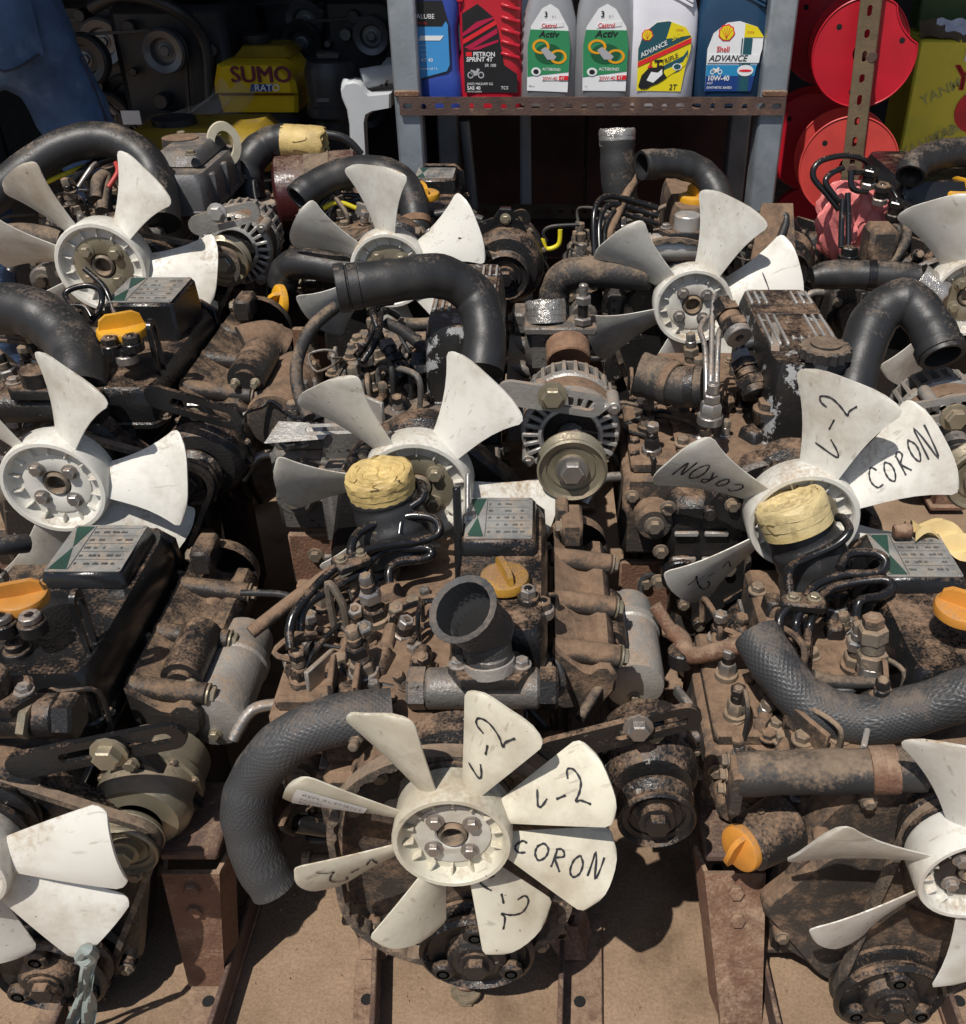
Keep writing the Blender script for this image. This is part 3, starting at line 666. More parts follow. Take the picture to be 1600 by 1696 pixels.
        for k in range(3):
            t = R(90+120*k); p = Vector((cxk+math.cos(t)*.042, .030, czk+math.sin(t)*.042)); b = B(); b.cyl(p, p-Y_*.012, .013, 14, .003); s.add(b, 'pulley_boss', 'black_worn', cp)
            b = B(); b.lathe([(.007,0),(.007,.0)], p-Y_*.0125, -Y_, 12); b.lathe([(.0068,0),(0,.0003)], p-Y_*.0124, -Y_, 12, closed=False); s.add(b, 'bolt_hole_shade', 'hole_shade', cp)  # flat black disc on the boss paints the shade of a hole
        if wp:
            b = B(); b.lathe([(.062,.095),(.060,.07),(.048,.062),(.046,.05),(.03,.046),(.028,.02)], (0,0,s.fz), Y_, 28, closed=False); s.add(b, 'water_pump', 'black_worn')
            pp = pump_pulley; b = B(); b.lathe([(pp*.3,.030),(pp*.9,.030),(pp,.034),(pp,.037),(pp*.84,.043),(pp,.050),(pp,.053),(pp*.3,.055)], (0,0,s.fz), Y_, 36, closed=False); s.add(b, 'fan_pulley', 'black_worn')
        if belt:
            spec = beltspec or [(cxk, czk, .060), (0, s.fz, .054), (alt[0], alt[1]+dz, .032)]
            s.add(loop_belt(spec, (0, .046, 0)), 'fan_belt', 'belt', angle=30)
        if feet:
            for sg in (-1, 1):
                x = -.04+sg*.135; b = B(); b.box((x, .125, .16+dz), (.075, .012, .09), None, .003); ft = s.add(b, 'mounting_foot', 'rust')
                b = B(); b.box((x+sg*.01, .125, (.125+dz)/2+.005), (.055, .05, .115+dz), None, .004, .85); s.add(b, 'foot_post', 'rust', ft)
                b = B(); b.box((x+sg*.01, .135, .018), (.07, .09, .010), None, .003); s.add(b, 'foot_plate', 'rust', ft); bolt(ft, (x, .118, .17+dz), -Y_, .009, .009)
                b = B(); b.box((-.04+sg*.115, dep-.03, (.16+dz)/2+.006), (.05, .04, .15+dz), None, .004); s.add(b, 'rear_foot', 'rust_dark')
        # rear bell plate
        b = B(); b.prism(hull_loop([(-.04,.22,.14),(-.04,.12,.10)], 36), (0, dep+.045, dz), X, Z, .022, .004); s.add(b, 'rear_plate', 'black_worn')
        return bl
    def leg(s, top, foot, w=.045):
        a = s.L(*top); c = WZ(foot[0], foot[1], .012)-s.o; d = (c-a); L_ = d.length; Mx = align(X, d); m_ = (a+c)/2
        b = B(); vs_ = [a-X*w*.5, a+X*w*.5, c+X*w*.34, c-X*w*.34]; nn_ = (vs_[1]-vs_[0]).cross(vs_[2]-vs_[1]).normalized()*.006; b.add(vs_+[q-nn_ for q in vs_], [(0,1,2,3),(7,6,5,4),(0,4,5,1),(1,5,6,2),(2,6,7,3),(3,7,4,0)]); lg = s.add(b, 'mounting_leg', 'rust')
        for sg in (-1, 1):
            q0, q1 = a+X*sg*w*.5, c+X*sg*w*.34; bk = Vector((sg*.008,.030,.004)); b = B(); vs_ = [q0, q1, q1+bk, q0+bk]; b.add(vs_+[q-X*sg*.005 for q in vs_], [(0,1,2,3),(7,6,5,4),(0,4,5,1),(1,5,6,2),(2,6,7,3),(3,7,4,0)]); s.add(b, 'leg_flange', 'rust', lg)
        for t in (.12, .30): p = a.lerp(c, t); n = Mx @ Z; n = n if n.y < 0 else -n; bolt(lg, p+n*.003, n, .009, .009, 'rust')
        b = B(); b.box(a+Vector((0,.05,.02)), (w,.10,.012), None, .003); s.add(b, 'leg_bracket', 'rust_dark', lg)
        for sg in (-1, 1): b = B(); b.box((-.04+sg*.115, .38, (.16+s.dz)/2+.006), (.05, .04, .15+s.dz), None, .004); s.add(b, 'rear_foot', 'rust_dark')
    def injection_pump(s, x0=-.215, y0=.17, z=.36, m=None, n=3, w=.09, d=.19):
        m = m or s.im
        dz = s.dz; z += dz; rn = s.rnd
        b = B(); b.box((x0+w/2, y0+d/2, z-.085), (w, d, .13), None, .008); ip = s.add(b, 'injection_pump', m)
        b = B(); b.box((x0+w*.5, y0+d/2, z-.012), (w*.82, d*.92, .02), None, .005); s.add(b, 'pump_deck', m, ip)
        for k in range(n):
            p = Vector((x0+w*.38, y0+.035+k*(d-.06)/max(1,n-1), z-.004)); s.stack(p, (0,0,1), .011, [(1.25,.010,'c'),(1.0,.016,'hex'),(.72,.010,'c'),(.82,.010,'hex')], 'delivery_valve', 'bolt', ip)
        for k in range(4): bolt(ip, (x0+w*.86, y0+.02+k*.05, z-.002), Z, .0075, .010, 'bolt')
        for k in range(3): bolt(ip, (x0+.012+k*.032, y0-.001, z-.05-.02*(k%2)), -Y_, .007, .008, 'bolt')
        b = B(); b.cyl((x0+w*.4, y0, z-.075), (x0+w*.4, y0-.035, z-.075), .026, 18, .004); s.add(b, 'governor_cap', m, ip); bolt(ip, (x0+w*.4, y0-.035, z-.075), -Y_, .010, .010, 'bolt')
        b = B(); b.tube([(x0-.002, y0+.05, z-.05), (x0-.03, y0+.04, z-.05), (x0-.05, y0+.02, z-.075)], .007, 10); s.add(b, 'fuel_union', 'steel', ip)
        b = B(); b.box((x0-.006, y0+d*.62, z-.06), (.010, .05, .014), rotz(.4), .003); s.add(b, 'throttle_lever', 'steel', ip)
        return ip
    def injectors(s, x=-.105, y0=.18, dy=.09, n=3, z=.389):
        for k in range(n): s.stack((x, y0+dy*k, z+s.dz), (-.10,-.06,1), .011, [(1.5,.010,'c'),(1.25,.014,'hex'),(.9,.010,'c'),(1.15,.014,'hex'),(.75,.010,'c'),(.7,.012,'hex')])
    def thermostat(s, p, w=.12, r=.021, parent=None, m='alu', topx=0.):
        p = Vector(p); b = B(); b.cyl(p-X*w*.5, p+X*w*.5, r, 20, .003); t = s.add(b, 'thermostat_housing', m)
        for sg in (-1, 1):
            b = B(); b.hexa(p+X*sg*w*.5, p+X*sg*(w*.5+.018), r*1.05); s.add(b, 'union_nut', m if sg < 0 else 'black_worn', t)
        b = B(); b.prism([(-r*2.0,0),(-r*1.3,-r*1.1),(r*1.3,-r*1.1),(r*2.0,0),(r*1.3,r*1.1),(-r*1.3,r*1.1)], p+Vector((topx,0,r*.9)), X, Y_, .012, .003); s.add(b, 'housing_flange', 'black_worn', t)
        for sg in (-1, 1): bolt(t, p+Vector((topx+sg*r*1.5,0,r*.9+.012)), Z, .007, .008, 'steel')
        b = B(); b.cyl(p+Vector((topx,0,r*.9)), p+Vector((topx,0,r*2.4)), r*.95, 18); s.add(b, 'neck', m, t); return t
    def clutter(s, n=26):
        n = int(n*1.7)
        # small fittings of the right flank and front: plugs, elbows, brackets, cables
        rn = s.rnd; dz = s.dz
        for k in range(n):
            t = rn.random(); y = rn.uniform(.10,.40); side = rn.choice((-1,-1,1)); z = rn.uniform(.14,.32)+dz; x = -.04+side*.108
            p = Vector((x, y, z))
            if t < .35: b = B(); b.cyl(p, p+X*side*rn.uniform(.015,.035), rn.uniform(.007,.013), 12); o = s.add(b, 'plug', rn.choice([s.im,'bolt','black_worn'])); bolt(o, p+X*side*.03, X*side, .008, .010)
            elif t < .6: b = B(); b.box(p+X*side*.012, (.03, rn.uniform(.02,.05), rn.uniform(.02,.05)), Matrix.Rotation(rn.uniform(-.4,.4), 3, 'X'), .004); s.add(b, 'bracket', rn.choice([s.im,'iron_rust','black_worn']))
            elif t < .8:
                q = p+Vector((side*.035, rn.uniform(-.05,.05), rn.uniform(-.06,.08))); b = B(); b.tube([p, p+X*side*.03, q, q+Vector((0,.03,-.05))], rn.uniform(.003,.006), 8); s.add(b, 'cable', rn.choice(['rubber','rubber_dusty',s.im]))
            else:
                b = B(); b.cyl(p, p+Vector((side*.03,-.01,.02)), .010, 12); o = s.add(b, 'sensor', 'black_clean'); 
        for k in range(n):
            t = rn.random(); p = Vector((rn.uniform(-.20,-.03), rn.uniform(.12,.38), .385+dz)); 
            if p.x < -.14: p.z = .352+dz
            if t < .30: bolt(s.root, p, Z+X*rn.uniform(-.2,.2), rn.uniform(.006,.010), rn.uniform(.008,.016), rn.choice(['bolt',s.im,'steel']))
            elif t < .5: s.stack(p, (rn.uniform(-.4,.4),rn.uniform(-.4,.2),1), rn.uniform(.006,.010), [(1.3,.010,'hex'),(.9,.012,'c'),(1.0,.010,'hex')], 'fitting', rn.choice(['bolt',s.im,'black_worn']))
            elif t < .72: b = B(); b.box(p+Z*.008, (rn.uniform(.015,.035), rn.uniform(.015,.045), rn.uniform(.015,.035)), rotz(rn.uniform(-.6,.6)), .004, .85); s.add(b, 'casting_boss', rn.choice([s.im,s.im,'black_worn']))
            elif t < .88:
                q = p+Vector((rn.uniform(-.06,.06), rn.uniform(-.08,.08), rn.uniform(.0,.02))); b = B(); b.tube([p, p+Z*rn.uniform(.02,.045), q+Z*rn.uniform(.02,.05), q-Z*.01], rn.uniform(.0025,.0045), 8); s.add(b, 'return_pipe', rn.choice([s.im,'bolt','pipe_black','rubber_dusty']))
            else: b = B(); b.box(p+Z*.018, (.006, rn.uniform(.03,.06), .03), rotz(rn.uniform(-1,1)), .002); s.add(b, 'lug_plate', rn.choice([s.im,'black_worn','alu']))
        for k in range(7):
            x0, y0 = rn.uniform(-.20,.06), rn.uniform(.14,.30); P = [Vector((x0, y0, rn.uniform(.36,.42)+dz))]
            for j in range(4): P.append(P[-1]+Vector((rn.uniform(-.04,.05), rn.uniform(-.04,.035), rn.uniform(-.015,.02))))
            P.append(P[-1]-Z*.06); b = B(); b.tube(P, rn.uniform(.0018,.0038), 7, 5); s.add(b, 'wire', rn.choice(['rubber','rubber','rubber_dusty','pipe_black',s.im]))
        for k in range(5):
            sd = rn.choice((-1,1)); x0 = -.04+sd*rn.uniform(.115,.145); P = [Vector((x0, rn.uniform(.15,.4), rn.uniform(.26,.34)+dz))]
            for j in range(4): P.append(P[-1]+Vector((rn.uniform(-.03,.03), rn.uniform(-.04,.05), rn.uniform(-.03,.03))))
            b = B(); b.tube(P, rn.uniform(.003,.007), 8, 5); s.add(b, 'cable', rn.choice(['rubber','rubber_dusty','iron_dark']))
        # front face fittings
        for k in range(6):
            p = Vector((rn.uniform(-.12,.07), .095, rn.uniform(.33,.40)+dz)); s.stack(p, (rn.uniform(-.2,.2),-1,rn.uniform(0,.5)), rn.uniform(.007,.011), [(1.2,.008,'c'),(1.0,.012,'hex'),(.7,.010,'c')], 'front_fitting', rn.choice(['bolt',s.im,'steel']))
# ------------------------------------------------------------------ the setting
b = B(); n = 60; b.grid(lambda u, v: Vector((-30+60*u, -12+72*v, 0)), 4, 4); struct(b.obj('ground', 'ground_dust'))
def thing_box(name, c, size, m, label, cat, bev=.004):
    b = B(); b.box((0,0,0), size, None, bev); o = b.obj(name, m, at=c); return tag(o, label, cat)
# shop behind: rear wall, side wall and a sheet roof that keeps it in the shade
rw = empty('rear_wall', (0, 4.6, 0)); tag(rw, 'dark rear wall of the shop behind the shelf and the shaded engines', 'wall')
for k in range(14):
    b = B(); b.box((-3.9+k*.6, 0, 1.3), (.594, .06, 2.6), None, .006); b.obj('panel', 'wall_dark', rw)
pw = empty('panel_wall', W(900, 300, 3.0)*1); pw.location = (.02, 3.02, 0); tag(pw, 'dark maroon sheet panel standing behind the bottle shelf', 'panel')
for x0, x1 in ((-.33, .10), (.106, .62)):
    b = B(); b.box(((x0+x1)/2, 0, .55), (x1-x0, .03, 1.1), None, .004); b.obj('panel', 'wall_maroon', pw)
rf = empty('shop_roof', (0, 3.2, 2.4)); tag(rf, 'corrugated sheet roof shading the back of the shop', 'roof')
for k in range(8):
    x0 = -4.54+k*1.1; y0_ = -2.0 if x0 < -1.5 else -1.62; b = B(); b.grid(lambda u, v: Vector((x0+1.12*u, y0_+(1.6-y0_)*v, .004*(k%2)+.012*math.sin(u*2*math.pi*8))), 64, 1); b.obj('roof_sheet', 'roof_sheet', rf)  # unseen roof; left sheets reach further forward to put the person in shade
for x in (-3.6, 3.6):
    b = B(); b.box((x, -1.5, -1.2), (.08, .08, 2.36), None, .005); b.obj('roof_post', 'galv', rf)
for sx, nm in ((-4.2, 'left'), (4.2, 'right')):
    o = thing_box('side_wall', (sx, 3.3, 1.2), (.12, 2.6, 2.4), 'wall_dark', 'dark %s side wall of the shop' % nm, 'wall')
# grit on the ground
rn = random.Random(3); b = B()
for k in range(2600):
    x, y = rn.uniform(-.8, .8), rn.uniform(.45, 1.1); r = rn.choice([.0008,.001,.0013,.0013,.0018,.003]) * rn.uniform(.7,1.2); t = rn.random()*6
    vs = [(x+r*math.cos(t+i*2.1), y+r*math.sin(t+i*2.1), 0.0) for i in range(3)]+[(x, y, r*1.2)]; b.add(vs, [(0,1,3),(1,2,3),(2,0,3)])
g = tag(b.obj('grit', 'ground_dust'), 'fine sand and grit strewn over the bare ground', 'grit'); g['kind'] = 'stuff'

# steel angles lying on the ground under the front engines
def rail(pa, pb, w, lipside, label, h=.035):
    a, c = WZ(*pa, .004), WZ(*pb, .004); d = (c-a); d.z = 0; L_ = d.length+.9; d.normalize(); sd = Vector((d.y, -d.x, 0)); r = empty('steel_rail', (a.x, a.y, 0)); tag(r, label, 'rail', 'rusty steel rails under the front engines')
    Mx = align(sd, d)
    b = B(); b.box(sd*(w/2)+d*(L_/2-.25)+Z*.006, (w, L_, .007), Mx, .0015); b.obj('flange', 'rust', r)
    x = .004 if lipside < 0 else w-.004
    b = B(); b.box(sd*x+d*(L_/2-.25)+Z*(h/2+.010), (.006, L_, h), Mx, .0015); b.obj('lip', 'rust_dark', r)
    for t in (.02, .2): 
        b = B(); b.lathe([(.007,0),(.0068,.0008),(0,.0009)], sd*w*.5+d*t+Z*.0098, Z, 14, closed=False); b.obj('rivet_hole_shade', 'hole_shade', r)  # black disc on the flange in place of a shaded hole
rail((585,1690), (592,1560), .030, 1, 'rusty angle rail under the left foot of the front middle engine')
rail((922,1690), (926,1575), .052, -1, 'rusty angle rail under the right foot of the front middle engine')
rail((300,1690), (345,1560), .052, 1, 'rusty angle rail at lower left beside the hanging grey strip')
rail((1190,1690), (1168,1560), .062, 1, 'rusty angle rail at lower right beside the orange capped engine')
rail((60,1690), (120,1560), .045, 1, 'rusty angle rail in the lower left corner under the dark engine')
rail((1560,1690), (1530,1600), .05, -1, 'rusty angle rail in the lower right corner under the big fan')

# ------------------------------------------------------------------ engines
ENG = []
def R1C2():
    e = Engine('front middle engine with cream eight-blade fan marked CORON and braided black hose', 750, 1380, .60)
    e.core(belt=False, front='iron', feet=False); e.leg((630,1540,.72),(618,1585,.0)); e.leg((925,1530,.72),(950,1585,.0))
    e.add(loop_belt([(-.008,.30,.122),(-.008,.212,.122)], (0,.054,0), .016, .010, .003), 'fan_belt', 'belt', angle=25)
    e.fan(.157, .055, [24+45*k for k in range(8)], 'fan_cream', 'eight', {0:('L-2',.30,.82,-.45,.45), 1:('L-2',.20,.85,-.45,.5), 7:('CORON',.06,.92,-.35,.45), 6:('L-2',.1,.75,-.4,.5), 4:('L-2',.25,.8,-.5,.5)}, disc='fan_white', sticker=3, phi=(34,28), tiltx=5)
    e.hose([(650,1180,.71),(560,1192,.70),(480,1225,.69),(425,1285,.68),(408,1345,.665),(425,1415,.65),(455,1468,.64)], 42, 'rubber_braid', 'lower_hose', open1=True)
    e.thermostat(e.L(800,1140,.735), .115, .021, topx=.008, m='iron_grey')
    e.hose([(812,1110,.735),(808,1075,.74),(797,1045,.742),(780,1022,.735),(766,1008,.728)], [40,40,42,52,62], 'rubber_braid', 'radiator_hose', open1=True, clamps=((0,.3,'alu'),))
    e.injection_pump(); e.injectors()
    for pts in ([(482,1075,.80),(480,1040,.82),(495,1005,.84),(550,945,.89),(610,910,.92),(690,897,.94),(725,885,.95),(725,865,.96),(705,855,.965),(670,857,.965),(662,885,.95)],
                [(497,1045,.83),(510,1000,.85),(595,950,.90),(630,915,.93),(700,907,.94),(715,915,.935),(705,925,.93),(660,932,.92),(645,945,.91),(645,965,.9)],
                [(580,925,.91),(585,895,.93),(605,875,.95),(660,850,.97),(700,825,.985),(697,805,1.0),(680,795,1.02)]): e.pipe(pts, 8)
    b = B(); b.box(e.L(582,930,.905), (.040,.028,.012), rotz(.6), .003); cb = e.add(b, 'pipe_clamp', 'black_worn'); 
    for dx in (-.01,.01): bolt(cb, e.L(582,930,.905)+Vector((dx,dx*.6,.006)), Z, .005, .006, 'zinc')
    e.pipe([(415,1048,.84),(510,975,.89),(605,910,.945)], 12, 'iron', 'linkage_tube')
    h = e.hose([(672,925,.97),(655,880,.985),(638,830,.995),(630,800,.996)], [62,60,56,53], 'rubber', 'intake_hose'); e.taped_end((634,815,.996),(625,780,.996), 54, .8, parent=h)
    vc = e.valve_cover(-.016, .088, .175, .43, .385, .45, 'plate', 'black')
    e.cap(e.L(836,968,.855), .027, 'cap_dirty', vc, 20)
    for px, py in ((875,985),(866,1020),(900,1005)): p = e.L(px,py,.83); e.stack(p-Z*.012, Z, .010, [(1.2,.012,'c'),(.9,.010,'hex')], 'breather_plug', 'black_clean', vc)
    b = B(); b.box(e.L(759,895,.93), (.009,.012,.13), Matrix.Rotation(-.25,3,'X'), .003); e.add(b, 'throttle_bar', 'black_clean')
    e.pipe([(775,785,1.0),(777,870,.96),(800,900,.94),(812,950,.9),(818,975,.87)], 4, 'steel', 'control_wire')
    b = B(); b.cyl(e.L(777,885,.955), e.L(777,850,.965), .008, 12); e.add(b, 'cable_end', 'steel')
    b = B(); b.box(e.L(800,972,.85), (.045,.014,.012), rotz(-.5), .003); e.add(b, 'lever_link', 'alu_clean')
    e.manifold(.096, .205, .445, .405); e.starter(e.L(1052,1140,.86), .036, .15)
    e.altmat = 'black_worn'; e.alternator(e.L(1082,1310,.685), .050, 'black', .09, .78)
    e.add(slot_plate(e.L(915,1238,.70), e.L(1135,1183,.70), .031, Z, .007, .52, .97, .4), 'slotted_bracket', 'black_worn'); bolt(e.root, e.L(1057,1203,.692), -Y_, .011, .012, 'steel')
    e.pipe([(1010,1110,.83),(985,1150,.80),(960,1190,.77)], 9, 'rubber_dusty', 'cable')
    b = B(); b.cyl(e.L(775,1580,.69), e.L(772,1640,.66), .011, 14); dr = e.add(b, 'drain_pipe', 'rust'); bolt(dr, e.L(772,1640,.66), Vector((0,-.3,-1)), .013, .014, 'zinc')
    e.pipe([(520,1010,.9),(470,985,.92),(400,982,.93)], 6, 'rubber', 'cable'); e.clutter(26)
def R1C1():
    e = Engine('dark engine at the left front with square-tipped white fan blades and brass coloured alternator', -70, 1430, .60)
    e.altmat = 'zinc'; e.pulmat = 'zinc'
    ac = e.L(226,1362,.69); fx = ac
    e.core('iron_dark', 'black', belt=False, feet=False); e.leg((318,1440,.68),(345,1625,.0), .062); 
    e.add(loop_belt([(ac.x, ac.z, .034),(.012, .13+e.dz, .06),(0, e.fz, .05)], (0, ac.y-.018, 0)), 'fan_belt', 'belt', angle=30)
    e.fan(.156, .052, [7,112,150,200,262,316], 'fan_white', 'square', phi=(26,14))
    e.alternator(ac, .053, 'black', .10, .66)
    e.add(slot_plate(e.L(40,1262,.66), e.L(285,1213,.66), .030, Z, .007, .30, .97, .42), 'slotted_bracket', 'black_clean'); bolt(e.root, e.L(182,1245,.65), -Y_, .013, .014, 'zinc')
    vc = e.valve_cover(-.03, .088, .15, .43, .385, .455, 'plate', 'black_clean'); e.cap(e.L(38,1000,.82), .028, 'cap_orange', vc, 110)
    for px, py in ((52,1030),(28,1075),(5,1030)): p = e.L(px,py,.79); e.stack(p-Z*.014, Z, .012, [(1.2,.016,'c'),(.9,.008,'c')], 'breather_plug', 'black_clean', vc)
    e.manifold(.096, .19, .445, .405, .075); e.injectors(); e.injection_pump()
    b = B(); ring_prism(b, [(x*.9,y) for x, y in hull_loop([(0,.045,.012),(0,-.045,.012)],40)], [(x*.9,y) for x, y in hull_loop([(0,.04,.008),(0,-.04,.008)],40)], e.L(140,1050,.80), Y_, Z, .006); e.add(b, 'cable_bracket', 'black_clean')
    e.starter(e.L(352,1200,.80), .037, .15, 'alu'); e.thermostat(e.L(0,1185,.70), .12, .022, m='black_worn')
    e.pipe([(-60,905,.95),(0,903,.95),(45,900,.97)], 17, 'rubber', 'breather_hose'); e.clutter(24)
    b = B(); b.tube([e.L(372,975,1.0), e.L(345,1010,.98)], .012, 14, 1); e.add(b, 'dipstick_tube', 'iron')
    b = B(); b.hexa(e.L(40,1190,.69), e.L(55,1192,.69), .020); e.add(b, 'union_nut', 'zinc')
def R1C3():
    e = Engine('engine at the right front with white fan, orange side cap and long braided hose', 1610, 1440, .60)
    e.core('iron', 'iron', cover_r=.15, alt=(.16,.30), crank=(-.02,.10), feet=False); e.leg((1216,1442,.70),(1226,1690,.0), .068)
    e.fan(.168, .056, [100,167,222,40,285,345], 'fan_white', 'six', disc='black_worn', phi=(36,22))
    e.hose([(1252,1050,.84),(1290,1110,.80),(1345,1168,.77),(1430,1192,.75),(1520,1175,.745),(1640,1135,.74)], 40, 'rubber_braid', 'radiator_hose', open0=True, clamps=())
    h = e.hose([(1222,1282,.675),(1320,1279,.67),(1420,1277,.665),(1530,1272,.66)], 37, 'rubber_dusty', 'lower_hose', clamps=((2,.3,'rust'),(2,.5,'rust')))
    b = B(); b.prism(rrect(.012,.055,.004,3), e.L(1212,1282,.685), X, Z, .03, .002); fl = e.add(b, 'hose_flange', 'iron')
    for dz in (-.02,0,.02): bolt(fl, e.L(1210,1282,.68)+Vector((-.004,0,dz)), -X, .006, .007)
    p = e.L(1235,1400,.665); b = B(); b.cyl(p+Vector((.05,.03,0)), p, .033, 24, .004, .029); nk = e.add(b, 'filler_neck', 'black_worn'); e.cap(p, .025, 'cap_orange', nk, 80, (-.80,-.58,.12), .012)
    b = B(); b.prism(hull_loop([(-.08,.27,.05),(-.14,.22,.03),(-.05,.14,.06)],40), (0,.075,e.dz), X, Z, .02, .006); e.add(b, 'gear_housing', 'iron')
    h = e.hose([(1352,975,.97),(1345,930,.98),(1330,890,.99),(1318,862,.995)], [58,60,58,56], 'rubber', 'intake_hose'); e.taped_end((1322,872,.985),(1306,826,.995), 57, .6, 'tape_pale', parent=h)
    b = B(); b.lathe([(.034,-.008),(.036,-.004),(.036,.010),(.034,.014)], e.L(1352,975,.97), Vector((0,.1,1)), 20, closed=False); e.add(b, 'hose_clamp', 'rust')
    for pts in ([(1310,990,.89),(1307,945,.92),(1333,926,.94),(1383,903,.95),(1406,880,.96),(1398,860,.98),(1387,857,.99)],
                [(1333,990,.89),(1352,968,.91),(1395,952,.92),(1452,949,.92),(1467,930,.93),(1448,916,.94),(1406,918,.94),(1391,941,.92)],
                [(1356,993,.89),(1383,972,.91),(1460,960,.91),(1477,972,.90),(1460,987,.89),(1425,995,.88),(1418,1020,.87)],
                [(1310,1000,.88),(1290,1030,.87),(1300,1075,.84)], [(1330,1005,.88),(1318,1035,.87),(1325,1075,.84)], [(1350,1008,.88),(1340,1040,.87),(1335,1090,.83)]): e.pipe(pts, 8)
    b = B(); b.box(e.L(1330,998,.885), (.050,.026,.012), rotz(-.15), .003); cb = e.add(b, 'pipe_clamp', 'black_worn')
    for dx in (-.012,.012): bolt(cb, e.L(1330,998,.885)+Vector((dx,0,.006)), Z, .006, .006, 'zinc')
    e.stack(e.L(1443,1140,.80), (-.12,.12,1), .013, [(1.4,.016,'c'),(1.2,.018,'c'),(1.3,.016,'hex'),(1.0,.014,'c'),(1.25,.018,'hex'),(.9,.012,'hex')], 'injector', 'bolt')
    e.injectors(-.05, .16, .09, 3)
    P = e.path([(1085,1003,.95),(1102,1030,.94),(1117,1052,.93)]); b = B(); b.tube(P, .0085, 12, 1); lv = e.add(b, 'threaded_stud', 'rust')
    e.pipe([(1112,1045,.93),(1130,1060,.92),(1142,1085,.90),(1190,1078,.88),(1240,1065,.87)], [18,18,16,12,10] and 15, 'rust', 'lever_arm')
    b = B(); b.cyl(e.L(1128,1100,.905), e.L(1128,1075,.905), .016, 14); e.add(b, 'lever_boss', 'black_worn')
    vc = e.valve_cover(-.02, .10, .17, .43, .385, .45, 'plate', 'black'); e.cap(e.L(1592,1018,.82), .030, 'cap_orange', vc, 60)
    e.injection_pump(-.225); e.clutter(26); e.manifold(.10, .205, .445, .405)
    b = B(); b.cyl(e.L(1480,880,.99), e.L(1510,878,.99), .009, 12); e.add(b, 'pipe_stub', 'rust')
    p = e.L(1510,1240,.72); e.pipe([(1345,1120,.79),(1390,1130,.79),(1470,1128,.79)], 12, 'rubber_dusty', 'cable')
def R2C1():
    e = Engine('second-row engine at the left edge with white fan and yellow cap before its plate', 95, 800, 1.06)
    ac = e.L(330,775,1.145)
    e.core('iron_dark', 'black_worn', alt=(ac.x, ac.z-e.dz)); e.fan(.166, .066, [0,68,126,318,188,250], 'fan_white', 'six', disc='fan_white')
    e.hose([(-60,520,1.30),(30,512,1.28),(90,540,1.26),(128,590,1.22),(135,650,1.17)], 42, 'rubber', 'radiator_hose', open0=True)
    vc = e.valve_cover(-.02, .105, .10, .40, .385, .440, 'plate', 'black', .058); e.cap(e.L(205,556,1.225), .033, 'cap_yellow', vc, 120)
    for px, py in ((187,575),(222,572),(212,592)): e.stack(e.L(px,py+8,1.19), Z, .011, [(1.3,.012,'c'),(1.0,.010,'hex')], 'breather_plug', 'black_clean', vc)
    e.alternator(ac, .058, 'black', .10, .62)
    e.add(slot_plate(e.L(262,655,1.14), e.L(385,690,1.12), .032, Z, .006, .25, .95, .4), 'slotted_bracket', 'black_clean')
    e.manifold(.112, .16, .44, .42, .085); e.injectors(-.12); e.injection_pump(); e.thermostat(e.L(78,672,1.13), .11, .022, m='black_worn')
    for pts in ([(132,520,1.3),(108,487,1.33),(140,473,1.34),(165,480,1.34),(168,505,1.33),(150,535,1.3)], [(116,525,1.3),(116,508,1.31),(140,508,1.31),(152,525,1.3)], [(190,520,1.32),(180,490,1.34),(168,470,1.35),(140,445,1.36)]): e.pipe(pts, 5)
    b = B(); ring_prism(b, hull_loop([(0,.04,.012),(0,-.04,.012)],40), hull_loop([(0,.036,.008),(0,-.036,.008)],40), e.L(258,590,1.22), Y_, Z, .006); e.add(b, 'cable_bracket', 'black_clean')
    b = B(); b.lathe([(.026,0),(.030,.004),(.030,.012),(.02,.014)], e.L(462,575,1.45), X, 24); fl = e.add(b, 'outlet_flange', 'black_worn'); bolt(fl, e.L(474,578,1.45), X, .006, .008, 'bolt')
    e.pipe([(400,570,1.42),(440,560,1.44),(468,572,1.45)], 30, 'iron', 'outlet_elbow', 18)
    for k in range(3): e.pipe([(-20,545+k*9,1.36),(40,552+k*8,1.34),(90,570+k*8,1.3)], 4, 'iron', 'fuel_pipe')
    e.clutter(24); e.starter(e.L(455,700,1.22), .042, .16, 'iron')
